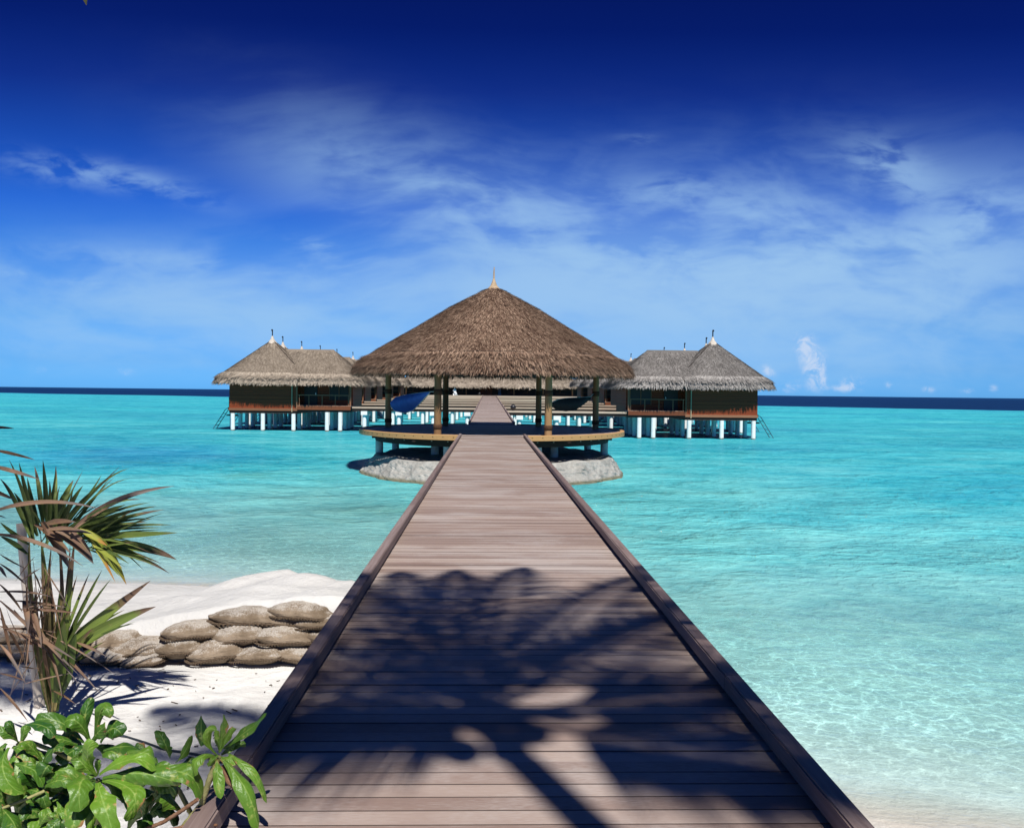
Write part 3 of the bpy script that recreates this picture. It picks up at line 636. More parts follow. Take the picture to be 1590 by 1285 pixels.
for (x, y) in ((-4.85, -1.0), (4.85, -1.0), (-1.75, -4.5), (1.75, -4.5), (-4.5, 2.0), (4.5, 2.0), (-2.4, -2.0), (2.6, -2.0), (0, 4.7), (-2.4, 3.4), (2.5, 3.4)):
    mb = MB(); mb.tube([(x, y, -2.2), (x, y, -0.47 if math.hypot(x, y) > 4.9 else -0.31)], 0.165, 16); pv(mb, 'pile', M['pile_grey'], True)

# rock islet under it
mb = MB(); nt, ns = 180, 46; vs = []
for i in range(ns):
    f = i/(ns-1)
    for j in range(nt):
        a = 2*PI*j/nt; c, s = math.cos(a), math.sin(a)
        Rb = 5.75+0.22*mnoise.noise(Vector((c*1.4, s*1.4, 3)))+0.16*mnoise.noise(Vector((c*4, s*4, 1)))
        Rt = Rb-(0.55 if c > 0.6 else 0.80)
        ht = 0.80+0.16*mnoise.noise(Vector((c*3.1, s*3.1, 7)))
        if f < 0.45: r = Rt*f/0.45; z = ht*(0.92+0.08*(f/0.45))+0.07*mnoise.noise(Vector((r*c*1.5, r*s*1.5, 0)))
        else:
            g = (f-0.45)/0.55; r = Rt+(Rb+0.35-Rt)*g; z = ht-(ht+0.5)*(g**0.92)
            q = Vector((r*c*2.2, r*s*2.2, z*2.2)); b = 0.06*mnoise.noise(q)+0.04*mnoise.noise(q*2.3)+0.03*mnoise.noise(q*5.1)
            r += b*1.2*min(1, g*6); z += b*0.5*min(1, g*5)
        vs.append((r*c, r*s, z))
mb.grid(vs, ns, nt, 0.5, closed=True); mb.f.append(tuple(range(nt-1, -1, -1)))
o = mb.build('rock_islet', M['rock'], None, False); o.location = (PAV[0], PAV[1]-0.7, 0)
tag(o, 'rough pale grey stone islet in the water under the round pavilion', 'rock')

# hammocks: a canvas slung from a front post back to a side post, bellied out
def resample(pts, k):
    pts = [Vector((x, y, 0)) for x, y in pts]; L = [0]
    for p_, q_ in zip(pts, pts[1:]): L.append(L[-1]+(q_-p_).length)
    return [(float(np.interp(t*L[-1], L, [p_.x for p_ in pts])), float(np.interp(t*L[-1], L, [p_.y for p_ in pts]))) for t in np.linspace(0, 1, k)]
def hammock(top, bot, Ya, Yb, m, label, posts):
    k, nv = 22, 9; tp, bt = resample(top, k), resample(bot, k)
    T = [P(x, y, Ya+(Yb-Ya)*i/(k-1)) for i, (x, y) in enumerate(tp)]; B = [P(x, y, Ya+(Yb-Ya)*i/(k-1)) for i, (x, y) in enumerate(bt)]
    mid = (T[k//2]+B[k//2])/2; root = empty('hammock', mid, label, 'hammock', 'hammocks slung between the pavilion posts')
    ax_ = (T[-1]-T[0]).normalized(); out = ax_.cross(Vector((0, 0, 1))).normalized()
    if out.y > 0: out = -out
    for nm, sgn in (('front_side', 1), ('back_side', -1)):
        mb = MB(); vs = []
        for i in range(k):
            t = i/(k-1); w_ = (B[i]-T[i]).length
            for j in range(nv):
                q = j/(nv-1); p_ = T[i].lerp(B[i], q)
                vs.append(p_+out*sgn*(0.42*w_*math.sin(PI*min(1, q*0.97+0.03))*math.sin(PI*(0.08+0.84*t))**0.7+0.012+0.014*math.sin(13*t+5*q))-mid)
        mb.grid(vs, k, nv, 0.5); o = mb.build(nm, m, root, True)
    mb = MB(); mb.tube([v_-mid for v_ in T], 0.02, 6); mb.build('edge_cord', M['cord'], root, True)
    mb = MB(); mb.tube([v_+out*0.02-mid for v_ in B], 0.018, 6); mb.build('edge_cord', M['cord'] if m is M['blue'] else M['dark'], root, True)
    for e, pt in ((T[0], posts[0]), ((T[-1]+B[-1])/2, posts[1])):
        mb = MB(); mb.tube([e-mid, Vector(pt)-mid], 0.014, 5); mb.build('cord', M['cord'], root)
px, py = PAV
hammock([(668, 608), (650, 610), (630, 613), (614, 617), (608, 623)], [(668, 610), (664, 614), (652, 627), (642, 637), (630, 641), (613, 638), (607, 630)], 31.2, 36.3, M['blue'],
        'bright blue canvas hammock slung between the posts on the left', [(px-2.12, py-4.85+0.1, DECK+1.65), (px-4.75+0.1, py+1.2, DECK+1.35)])
hammock([(917, 616), (900, 617), (880, 618), (866, 620), (858, 624)], [(917, 618), (906, 627), (893, 636), (878, 638), (864, 636), (857, 631)], 36.3, 31.6, M['blackcloth'],
        'black canvas hammock slung between the posts on the right', [(px+4.75-0.1, py+1.2, DECK+1.65), (px+2.12, py-4.85+0.1, DECK+1.2)])

# ------------------------------------------------------------------ villas
EZ, AZ_, RZ = 4.25, 7.78, 7.02       # eave, apex and ridge heights above the water
def sell(th, hx, hy, p):
    c, s = np.cos(th), np.sin(th)
    return hx*np.sign(c)*np.abs(c)**(2/p), hy*np.sign(s)*np.abs(s)**(2/p)
def villa(sg, tm):
    """sg = +1: the deck house stands on the outer (right) side; local x = 0 at the middle of the main room, y = 0 at its front wall"""
    root = empty('thatched_villa')
    def add(mb, name, m, smooth=False, parent=None): return mb.build(name, m, parent or root, smooth)
    X = lambda x: sg*x
    def bx(mb, x0, x1, *a, **k): mb.box(min(sg*x0, sg*x1), max(sg*x0, sg*x1), *a, **k)
    FL = 1.72
    ss, hh = [0, 0.05, 0.5, 0.8, 0.92, 1.0], [0.02, 0.05, 0.5, 0.82, 0.945, 1.0]
    def main(th, s):
        q = np.interp(s, ss, hh); x, y = sell(th, 4.25*q+0.02, 4.05*q+0.02, 4.2)
        z = np.interp(s, [0, 0.5, 0.8, 0.92, 1], [AZ_, 6.12, 5.05, 4.62, EZ])
        return np.stack([X(x)+0.1*sg*(1-q), y+3.22, z], -1)
    def side(th, s):
        q = np.interp(s, ss, hh); x, y = sell(th, 2.0+3.1*q, 4.05*q+0.02, 5.0)
        z = np.interp(s, [0, 0.5, 0.8, 0.92, 1], [RZ, 5.72, 4.92, 4.58, EZ-0.02])
        return np.stack([X(x-3.2), y+3.18, z], -1)
    mb = MB(); surf_mesh(mb, main, 88, 16, r=0.3); surf_mesh(mb, side, 88, 16, r=0.3)
    kf = lambda p: (p[:, 1] < 3.4) | (np.abs(p[:, 0]) > 3.5) & (rng.random(len(p)) < 0.5)
    for sf in (main, side):
        thatch_mesh(mb, sf, 12000, 0.42, 0.052, 0.04, 0.86, 0.045, kf, 0.20, 0, (0.05, 0.75))
        thatch_mesh(mb, sf, 7500, 0.60, 0.062, 0.855, 0.985, 0.15, kf, 0.20, 0.2, (0.55, 1.15))
        thatch_mesh(mb, sf, 3000, 0.36, 0.06, 0.96, 1.0, 0.08, kf, 0.22, 1.0, (0.2, 0.9))
    rf = add(mb, 'roof', M[tm])
    for q_ in (PI*0.25, PI*0.75, PI*1.25, PI*1.75):
        ss_ = np.linspace(0.06, 0.86, 12); pp = main(np.full(12, q_), ss_); pp[:, 2] += 0.05; pp[:, 0] += 0.02*np.sin(np.arange(12)*1.9)
        mb = MB(); mb.tube(pp.tolist(), 0.032, 5); add(mb, 'hip_cord', M['dark'], True, rf)
    mb = MB()
    for sf, w_, cx in ((main, 4.0, 0), (side, 4.6, -3.2)):
        pass
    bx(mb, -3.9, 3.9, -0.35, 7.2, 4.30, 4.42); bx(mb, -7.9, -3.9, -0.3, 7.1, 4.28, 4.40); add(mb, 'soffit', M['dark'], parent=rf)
    mb = MB(); ax_ = 0.1*sg
    mb.lathe([(0.44, AZ_-0.30), (0.34, AZ_-0.14), (0.15, AZ_+0.10), (0.07, AZ_+0.34), (0.04, AZ_+0.38)], 14, (ax_, 3.22, 0), cap=True); cp = add(mb, 'ridge_cap', M['cap'], True, rf)
    mb = MB(); mb.tube([(ax_, 3.22, AZ_+0.36), (ax_, 3.22, AZ_+0.82)], 0.05, 6); mb.lathe([(0.01, AZ_+0.78), (0.09, AZ_+0.84), (0.09, AZ_+0.9), (0.01, AZ_+0.97)], 8, (ax_+0.03*sg, 3.22, 0)); mb.build('finial', M['black'], cp)
    # main room
    mb = MB(); bx(mb, -2.8, 2.8, 0, 6.4, FL+0.02, 4.6); wl = add(mb, 'wall', M['wall'])
    mb = MB(); bx(mb, -2.84, 2.84, -0.05, 0.0-0.003, FL-0.03, FL+0.17); add(mb, 'base_board', M['slat_rail'], parent=wl)
    mb = MB(); bx(mb, -2.86, -2.74, -0.045, -0.003, FL+0.18, 4.5); add(mb, 'corner_board', M['slat_rail'], parent=wl)
    mb = MB(); bx(mb, -2.45, -2.38, -0.11, -0.053, FL-0.12, 4.55); add(mb, 'downpipe', M['pipe'])
    # side room with porch
    mb = MB(); bx(mb, -7.25, -2.805, 1.3, 6.2, FL+0.30, 4.6); sw = add(mb, 'wall', M['wall'])
    mb = MB(); bx(mb, -4.25, -3.15, 1.22, 1.297, FL+0.45, 4.25); d = add(mb, 'door', M['doorgrey'])
    mb = MB(); bx(mb, -4.15, -4.10, 1.16, 1.219, FL+1.35, FL+1.52); mb.build('handle', M['white'], d)
    mb = MB(); bx(mb, -6.9, -5.3, 1.23, 1.297, FL+0.9, 4.0); wn = add(mb, 'window', M['doorgrey'])
    mb = MB()
    for xx in (-6.95, -6.1, -5.28): bx(mb, xx-0.03, xx+0.03, 1.18, 1.228, FL+0.86, 4.04)
    mb.build('frame', M['slat_rail'], wn)
    mb = MB(); bx(mb, -7.3, -2.81, -0.02, 1.295, FL+0.34, FL+0.44); add(mb, 'porch_floor', M['jetty'])
    mb = MB(); bx(mb, -7.3, -2.85, -0.06, -0.023, FL+0.08, FL+0.42); add(mb, 'base_board', M['reddoor'])
    mb = MB(); bx(mb, -7.32, -7.2, 0.0, 0.12, FL+0.442, 4.5); add(mb, 'porch_post', M['slat_rail'])
    mb = MB()
    for xx in (-7.1, -6.0, -4.9, -3.8, -3.0): bx(mb, xx-0.03, xx+0.03, 0.02, 0.08, FL+0.442, FL+1.28)
    bx(mb, -7.18, -2.9, 0.01, 0.09, FL+1.282, FL+1.35); add(mb, 'railing', M['slat_rail'])
    # floor frame, piles
    mb = MB(); bx(mb, -2.8, 2.8, 0.05, 6.4, FL-0.26, FL-0.032); bx(mb, -7.2, -2.802, 0.05, 6.2, FL-0.1, FL+0.298); add(mb, 'floor_frame', M['dark'])
    for yy in (0.13, 2.2, 4.1, 6.0):
        for xx in (2.55, 0.05, -2.5, -5.3, -6.4):
            zt = FL-0.265 if xx > -2.8 else FL-0.105
            mb = MB(); mb.tube([(X(xx), yy, -3.2), (X(xx), yy, zt)], 0.175, 12); add(mb, 'pile', M['pile'], True)
    # bathing platform and ladder on the outer side
    mb = MB(); bx(mb, 2.85, 3.45, 1.6, 3.2, FL+0.02, FL+0.12); bx(mb, 2.85, 3.35, 1.6, 1.7, FL+0.122, FL+1.05); bx(mb, 3.3, 3.38, 1.6, 3.2, FL+0.98, FL+1.05); add(mb, 'side_platform', M['reddoor'])
    mb = MB(); bx(mb, 2.85, 3.75, 2.2, 3.3, 1.16, 1.26); lp = add(mb, 'landing', M['dark'])
    mb = MB(); mb.tube([(X(3.45), 2.7, -2.5), (X(3.45), 2.7, 1.155)], 0.17, 12); add(mb, 'pile', M['pile'], True)
    mb = MB()
    for yy, zz in ((2.3, 1.9), (3.2, 1.9)):
        mb.tube([(X(3.45), yy, 1.27), (X(3.62), yy, zz), (X(3.9), yy, zz-0.25), (X(5.15), yy, -0.35)], 0.03, 6)
    ld = add(mb, 'ladder', M['steel'])
    mb = MB()
    for k in range(5):
        t = 0.15+k*0.17; xx = 3.9+1.25*t; zz = 1.65-2.0*t; mb.tube([(X(xx), 2.3, zz), (X(xx), 3.2, zz)], 0.02, 6)
    mb.build('rung', M['steel'], ld)
    return root
ordn = ['nearest', 'second', 'third', 'fourth', 'fifth', 'sixth', 'seventh', 'farthest']
proto = {1: villa(1, 'thatch_grey'), -1: villa(-1, 'thatch_tan')}
VY = {1: [62, 72, 82, 92, 102, 112], -1: [68, 78.5, 88, 98, 108, 118]}
VX = {1: [18.12, 20.3, 20.7, 20.7, 20.6, 20.3], -1: [-18.85, -20.6, -20.9, -20.9, -20.7, -20.2]}
for sg in (1, -1):
    for i in range(6):
        o = proto[sg] if i == 0 else copy_tree(proto[sg])
        o.location = (VX[sg][i], VY[sg][i], 0.10*i)
        nm, clr = (('right', 'grey') if sg == 1 else ('left', 'tan'))
        tag(o, f'{ordn[i] if i < 5 else "farthest"} {clr} thatched stilt villa in the {nm} row' + (' with a porch and a sea ladder' if i == 0 else ', its roof behind the one before'), 'villa', 'thatched stilt villas on either side of the walkway')
# branch jetties
for sg in (1, -1):
    for i in range(8):
        y = VY[sg][i]+1.2 if i < 6 else (127.0, 136.0)[i-6]; z = walk_z(y); x0 = 1.40+0.03 if sg == 1 else WX0-0.03; x1 = VX[sg][min(i, 5)]-sg*7.38
        a, b = min(x0, x1), max(x0, x1)
        j = empty('jetty', ((a+b)/2, y, z), f'{ordn[i]} board jetty crossing from the walkway to the {"right" if sg == 1 else "left"} villas', 'jetty', 'board jetties joining the walkway to the villas')
        L = (b-a)/2; mb = MB(); yy = -0.9
        while yy < 0.88: mb.box(-L, L, yy, yy+0.143, -0.04, random.uniform(-0.003, 0.003)); yy += 0.15
        mb.build('planking', M['jetty'], j)
        mb = MB(); mb.box(-L, L, -0.96, -0.90, -0.12, 0.03); mb.build('edge_board', M['jetty'], j)
        mb = MB(); mb.box(-L, L, -0.88, -0.76, -0.34, -0.043); mb.box(-L, L, 0.76, 0.88, -0.34, -0.043); mb.build('bearer_beam', M['dark'], j)
        for xx in np.arange(-L+1.0, L-0.3, 2.9):
            mb = MB(); mb.box(xx-0.26, xx+0.26, -1.0, 1.0, -0.66, -0.345); mb.build('crosshead', M['pile'], j)
            for yy in (-0.7, 0.7):
                mb = MB(); mb.tube([(xx, yy, -4), (xx, yy, -0.664)], 0.17, 12); mb.build('pile', M['pile'], j, True)

# ------------------------------------------------------------------ lodge at the end of the walkway
LY = 148.0; LZ = 2.85
lod = empty('lodge', (0.2, LY, LZ), 'low wide thatched lodge with red doors at the far end of the walkway', 'lodge')
mb = MB(); mb.box(-17, 17, -4.5, 9, -0.3, -0.02); mb.build('deck_floor', M['jetty'], lod)
mb = MB(); mb.box(-16.5, 1.55, 0, 8, 0, 3.2); mb.box(2.15, 16.5, 0, 8, 0, 3.2); wl = mb.build('wall', M['lodge'], lod)
mb = MB(); mb.box(1.56, 2.14, 0.9, 1.0, 0, 3.2); mb.build('panel', M['frame'], wl)  # added sheet in the wall gap, coloured like the sky and water beyond
for x0 in (-1.65, -0.55):
    mb = MB(); mb.box(x0, x0+1.05, -0.12, -0.005, 0, 2.1); d = mb.build('door', M['reddoor'], lod)
    mb = MB(); mb.box(x0+0.85 if x0 < -1 else x0+0.1, x0+0.93 if x0 < -1 else x0+0.18, -0.19, -0.123, 0.9, 1.1); mb.build('handle', M['bolt'], d)
for x0 in (-14, -11, -8, -5, 4, 7, 10, 13):
    mb = MB(); mb.box(x0-0.75, x0+0.75, -0.10, -0.005, 0.5, 2.2); wdw = mb.build('window', M['doorgrey'], lod)
    mb = MB(); mb.box(x0-0.82, x0+0.82, -0.16, -0.102, 0.42, 0.5); mb.box(x0-0.04, x0+0.04, -0.15, -0.103, 0.5, 2.2); mb.build('frame', M['slat_rail'], wdw)
for x in (-15, -9.5, -4.2, 4.4, 9.7, 15):
    mb = MB(); mb.tube([(x, -2.6, -0.02), (x, -2.6, 2.3)], 0.13, 10); mb.build('post', M['post'], lod, True)
def lodsurf(th, s):
    q = np.interp(s, [0, 1], [0.01, 1]); x, y = sell(th, 8+10.5*q, 7.8*q, 5); z = np.interp(s, [0, 0.85, 1], [6.0, 2.6, 1.75])
    return np.stack([x, y+3.6, z], -1)
mb = MB(); surf_mesh(mb, lodsurf, 96, 14, r=0.3)
thatch_mesh(mb, lodsurf, 7000, 0.8, 0.16, 0.5, 0.9, 0.08, lambda p: p[:, 1] < 2, 0.2, 0, (0.1, 0.8))
thatch_mesh(mb, lodsurf, 5000, 0.8, 0.16, 0.86, 1.0, 0.2, lambda p: p[:, 1] < 2, 0.28, 0.5, (0.25, 1.0))
mb.build('roof', M['thatch_tan'], lod)
for x in np.arange(-15, 16, 5):
    for yy in (-3.9, 3):
        mb = MB(); mb.tube([(x, yy, -6), (x, yy, -0.31)], 0.18, 10); mb.build('pile', M['pile'], lod, True)

# white seated figure on the lodge deck
def skin_body(name, chain, edges, m, loc, label, cat, sub=2):
    me = bpy.data.meshes.new(name); me.from_pydata([c[0] for c in chain], edges, []); me.update(); me.materials.append(m)
    o = bpy.data.objects.new(name, me); C.objects.link(o); o.location = loc
    o.modifiers.new('skin', 'SKIN'); me.skin_vertices.new(name='') if not me.skin_vertices else None
    for i, c in enumerate(chain): me.skin_vertices[0].data[i].radius = (c[1], c[1])
    me.skin_vertices[0].data[0].use_root = True
    sb = o.modifiers.new('smooth', 'SUBSURF'); sb.levels = sub; sb.render_levels = sub
    tag(o, label, cat); return o
ch = [((0, 0, 0.50), 0.17), ((0, 0, 0.75), 0.16), ((0, 0, 1.0), 0.17), ((0, -0.01, 1.13), 0.065), ((0, -0.03, 1.27), 0.11), ((0, -0.03, 1.38), 0.09),
      ((0.12, -0.15, 0.50), 0.10), ((0.30, -0.38, 0.48), 0.085), ((0.36, -0.42, 0.22), 0.07), ((0.42, -0.46, 0.06), 0.055), ((0.48, -0.6, 0.04), 0.045),
      ((-0.10, -0.15, 0.50), 0.10), ((0.08, -0.42, 0.48), 0.085), ((0.14, -0.46, 0.22), 0.07), ((0.2, -0.5, 0.06), 0.055), ((0.26, -0.64, 0.04), 0.045),
      ((0.22, 0, 0.98), 0.07), ((0.27, -0.08, 0.75), 0.055), ((0.22, -0.27, 0.62), 0.045), ((-0.22, 0, 0.98), 0.07), ((-0.27, -0.08, 0.75), 0.055), ((-0.12, -0.3, 0.62), 0.045)]
ed = [(0, 1), (1, 2), (2, 3), (3, 4), (4, 5), (0, 6), (6, 7), (7, 8), (8, 9), (9, 10), (0, 11), (11, 12), (12, 13), (13, 14), (14, 15), (2, 16), (16, 17), (17, 18), (2, 19), (19, 20), (20, 21)]
sp = P(706, 613, LY-4.0)
st = skin_body('statue', ch, ed, M['white'], (sp.x, LY-4.0, LZ-0.02), 'small white seated figure in front of the dark lodge wall', 'statue')
mb = MB(); mb.box(-0.28, 0.22, -0.18, 0.25, 0, 0.34); mb.box(-0.26, 0.2, -0.16, 0.23, 0.34, 0.36); o = mb.build('plinth', M['white'], st)
# round black lamps beside the walkway
def globe(loc, r, label):
    g = empty('globe_lamp', loc, label, 'lamp', 'round black lamps beside the walkway')
    mb = MB(); pr = [(0.0+r*math.sin(PI*i/14)+0.001, r+0.06-r*math.cos(PI*i/14)) for i in range(15)]; mb.lathe(pr, 20); mb.build('globe', M['black'], g, True)
    mb = MB(); mb.lathe([(r*0.5, 0), (r*0.5, 0.05), (r*0.35, 0.09)], 16, cap=True); mb.build('base', M['black'], g, True)
y0 = VY[1][0]+1.0; globe((WX1+0.55, y0, walk_z(y0)+0.004), 0.22, 'large round black lamp on the nearest right jetty beside the walkway')
globe((WX0-0.6, LY-4.0, LZ-0.016), 0.28, 'small far round black lamp left of the walkway end')

# ------------------------------------------------------------------ sandbags
def bag_proto():
    mb = MB(); nu, nv = 34, 22; vs = []
    for i in range(nv):
        ph = -PI/2+PI*i/(nv-1)
        for j in range(nu):
            th = 2*PI*j/nu
            x = math.copysign(abs(math.cos(th))**0.55, math.cos(th))*max(0.0, math.cos(ph))**0.55
            y = math.copysign(abs(math.sin(th))**0.6, math.sin(th))*max(0.0, math.cos(ph))**0.75
            z = math.copysign(abs(math.sin(ph))**0.85, math.sin(ph))
            z *= (1-0.80*abs(x)**2.6)*(1-0.30*abs(y)**4)
            q = Vector((x*1.7, y*1.7, z*2)); b = 0.13*mnoise.noise(q)+0.08*mnoise.noise(q*2.3+Vector((3, 0, 0)))+0.05*mnoise.noise(Vector((x*3+y*2, y*9, z*7)))
            sag = -0.10*(1-x*x)
            vs.append((x*0.5*(1+b*0.4), y*0.5*(1+b*0.4), z*0.5*(1+b*1.4)+sag*0.2))
    mb.grid(vs, nv, nu, 0.5, closed=True); return mb
def seam_proto():
    mb = MB(); pts = []
    for k in range(25):
        x = -0.5+k/24; y = -0.535*max(0.0, 1-abs(2*x)**5)**0.5; pts.append((x*1.03, y, -0.05+0.10*math.sin(5*x+1)-0.30*(0.25-x*x)))
    mb.tube(pts, [0.034+0.008*math.sin(k*2.1) for k in range(25)], 6)
    for k in range(24):
        p = Vector(pts[k]); q = Vector(pts[k+1]); 
        mb.beam(p+Vector((0, -0.02, 0.05)), p+Vector((0.008, -0.03, -0.07)), 0.014, 0.02)
    return mb
b0 = bag_proto().build('sandbag', M['burlap'], None, True); s0 = seam_proto().build('seam', M['seam'], b0)
bags = [ # px x0, x1, y0, y1, Y, label
 (424, 512, 934, 966, 7.72, 'topmost sandbag of the wall, nearest the pier'),
 (336, 462, 942, 979, 7.74, 'long sand-dusted sandbag in the second course from the top'),
 (462, 534, 952, 979, 7.66, 'sandbag beside the pier kerb under the topmost sandbag'),
 (333, 408, 968, 1002, 7.58, 'plump sandbag in the third course above a two-bag joint'),
 (400, 484, 971, 1005, 7.56, 'sandbag with knotted corner in the third course, near the pier'),
 (478, 540, 972, 1004, 7.60, 'sandbag in the third course partly hidden by the pier kerb'),
 (256, 334, 964, 998, 7.62, 'smooth rounded sandbag at the left step of the third course'),
 (243, 312, 988, 1021, 7.52, 'bottom course sandbag fourth from the pier'),
 (294, 370, 993, 1029, 7.46, 'bottom course sandbag third from the pier'),
 (360, 438, 1001, 1031, 7.45, 'bottom course sandbag second from the pier'),
 (422, 500, 1001, 1029, 7.48, 'bottom course sandbag nearest the pier'),
 (168, 248, 993, 1020, 7.55, 'flat sandbag in the low left part of the wall, sand on its right'),
 (138, 209, 981, 1012, 7.66, 'upper sandbag of the low part, right behind the young palm'),
 (125, 195, 1008, 1032, 7.45, 'half buried sandbag right of the palm stem at sand level'),
 (188, 246, 1012, 1036, 7.42, 'nearly buried sandbag below the flat one'),
 (-24, 36, 976, 999, 7.66, 'upper sandbag at the left edge behind the brown fronds'),
 (-30, 42, 996, 1018, 7.56, 'middle sandbag at the left edge behind the brown fronds'),
 (20, 92, 1002, 1028, 7.50, 'lower sandbag behind the stake and palm stem'),
 (66, 140, 978, 1006, 7.64, 'upper sandbag behind the stake and palm stem'),
]
for i, (x0, x1, ya, yb, Y, lab) in enumerate(bags):
    o = b0 if i == 0 else copy_tree(b0)
    c = P((x0+x1)/2, (ya+yb)/2, Y); sx = (x1-x0)/F*Y*1.06; sz = (yb-ya)/F*Y*1.12
    o.location = (c.x, Y+0.14, c.z-0.02); o.scale = (sx*1.16, 0.44, sz*0.86)
    o.rotation_euler = (random.uniform(-0.06, 0.06), random.uniform(-0.09, 0.09), random.uniform(-0.22, 0.22)+(PI if i % 3 == 1 else 0)*0)
    tag(o, lab, 'sandbag', 'sandbags stacked along the beach')

# ------------------------------------------------------------------ young palm, stake and dead fronds
def Z4(x, y, Y): return P(x*0.358, 660+y*0.358, Y)
yp = empty('young_palm', P(72, 1112, 6.25), 'scruffy young palm with green and brown blades beside a pale stake on the sand', 'young palm')
def unparent_build(mb, name, m, root, smooth=True, parent=None):
    o = mb.build(name, m, None, smooth); par = parent or root; o.parent = par; o.matrix_parent_inverse = Matrix.Translation(-root.location); return o
camv = lambda p: (Vector((0, 0, CAMZ))-p).normalized()
pshape = lambda t: max(0.03, min(1.0, 0.30+t*2.2)*(1-t**3.0)**0.9)
def blades(lst, wk, name, m, root, Y, spread=0.3, bendk=0.12, conv=Z4, sub=0, fold=0.5):
    mb = MB()
    for it in lst:
        (ax_, ay, bx_, by, wd) = it[:5]; bd = it[5] if len(it) > 5 else None
        ya = Y+random.uniform(-0.05, 0.05); yb = Y+random.uniform(-spread, spread)
        a = conv(ax_, ay, ya); b = conv(bx_, by, yb); L = (b-a).length
        if bd is None: bend = Vector((random.uniform(-.03, .03), random.uniform(-.1, .1), random.uniform(0.2, 1.0)*bendk))*L
        else:
            q = conv(bd[0], bd[1], (ya+yb)/2); bend = (q-(a+b)/2)
        nr = camv(a)+Vector((random.uniform(-.6, .6), 0, random.uniform(0.1, .9)))
        mb.blade(a, b, bend, wd*wk, nr, 9, fold, pshape, curl=0.0)
    return unparent_build(mb, name, m, root)
k4 = 0.358/F*6.25
top = [(175,470,118,225,20),(190,470,150,178,22),(205,465,186,152,22),(220,460,242,178,22),(240,455,318,238,34),(255,455,360,262,26),(265,455,400,282,24),(270,450,440,215,14,(400,300)),
       (280,450,560,187,13,(420,225)),(285,450,565,232,12,(450,240)),(300,450,612,322,14,(470,310)),(165,480,82,160,22),(150,500,40,150,18,(120,300)),(135,500,0,232,20,(60,290)),(130,520,0,420,20,(50,470)),(120,560,0,480,24),
       (160,480,60,290,22),(210,470,215,240,18),(230,470,270,300,22),(250,470,330,300,20),(150,520,95,340,22)]
top += [(random.uniform(160,290),random.uniform(450,540),random.uniform(90,560),random.uniform(170,420),random.uniform(7,13)) for _ in range(16)]
blades(top, k4*1.0, 'frond', M['palm'], yp, 6.2)
rightf = [(300,470,680,350,20,(500,380)),(320,470,715,365,18,(520,395)),(330,470,745,432,16),(340,490,770,466,34,(560,480)),(420,520,765,582,48,(620,515)),(430,530,735,642,18,(620,560)),(330,460,650,335,16),(320,470,640,420,16),
          (350,480,660,405,16),(360,500,700,600,16,(560,540)),(300,460,545,345,30),(330,480,600,390,18),(310,465,520,330,18),(380,530,650,600,15),(340,470,560,470,30),(300,480,470,400,26),(400,520,560,600,16),(390,500,640,545,22)]
rightf += [(random.uniform(290,400),random.uniform(460,540),random.uniform(480,730),random.uniform(330,640),random.uniform(6,12)) for _ in range(18)]
blades(rightf, k4*1.0, 'frond', M['palm'], yp, 6.1)
blades([(370,455,548,690,34,(470,520)),(345,450,465,522,24),(400,520,530,620,16),(380,480,520,655,20),(390,490,500,680,14)], k4*1.1, 'frond', M['palmyellow'], yp, 6.0, 0.15)
blades([(300,470,755,264,24,(480,290)),(180,420,300,622,46,(235,480)),(240,460,405,600,58,(330,490)),(150,430,310,560,24),(210,450,400,470,22),(190,430,330,420,24),(200,450,290,590,26)], k4*1.1, 'dead_frond', M['palmdead'], yp, 5.98, 0.15)
stemb = [(228,1250,175,470,46),(240,1250,235,480,60),(222,1255,205,620,50),(250,1240,325,480,46),(235,1250,290,520,66),(225,1250,150,560,40),(215,1250,125,480,36),(230,1250,200,440,50),(238,1250,265,450,50),(232,1252,190,880,50),(238,1240,225,520,60),(220,1250,240,540,70),
         (215,1255,150,700,40),(240,1245,290,1000,46)]
blades(stemb[::3], k4*0.75, 'leaf_stem', M['palm'], yp, 6.25, 0.1, 0.0)
blades([(a_, b_, c_+random.uniform(-25, 25), d_, e_*0.7) for a_, b_, c_, d_, e_ in stemb[::2]], k4*0.62, 'leaf_sheath', M['sheath'], yp, 6.2, 0.1, 0.0)
low = [(250,1000,652,674,44,(420,850)),(270,1000,676,786,46,(470,850)),(250,980,262,700,12),(252,980,304,688,12),(258,980,335,650,14),(262,980,388,640,15),(266,980,442,628,16),(272,980,482,665,16),(300,980,580,860,16),(280,990,540,800,18),
       (255,980,300,800,40),(265,1000,420,905,50),(245,1200,330,900,60),(240,1200,280,850,60),(250,1150,400,880,30),(255,1100,460,935,16),(262,1000,585,852,14),(250,1050,390,1000,18)]
blades(low, k4*1.15, 'frond', M['palm'], yp, 6.05, 0.2)
dead = [(random.uniform(80,230),random.uniform(560,1150),random.uniform(20,330),random.uniform(520,1230),random.uniform(4,8)) for _ in range(34)]+[(110,820,340,1120,14),(60,800,250,1050,14),(0,760,345,1085,16,(160,900)),(0,835,130,1085,13),(0,722,225,745,13),(0,950,110,1120,15,(50,1000)),(0,1140,122,1285,12),(90,800,335,815,14),(120,870,438,1168,17,(260,960)),(200,900,500,1080,7),(330,940,462,1002,14),
        (0,690,100,815,12),(0,790,60,1050,14),(20,880,260,900,12),(130,780,180,960,20),(100,760,120,900,26),(0,560,110,620,10,(40,590)),(0,612,30,660,14),(0,600,120,700,10),(90,900,330,1020,15),(0,870,230,990,15),(60,760,290,790,12),(150,840,270,1180,14),(180,880,250,1240,16),(230,1150,330,1210,9)]
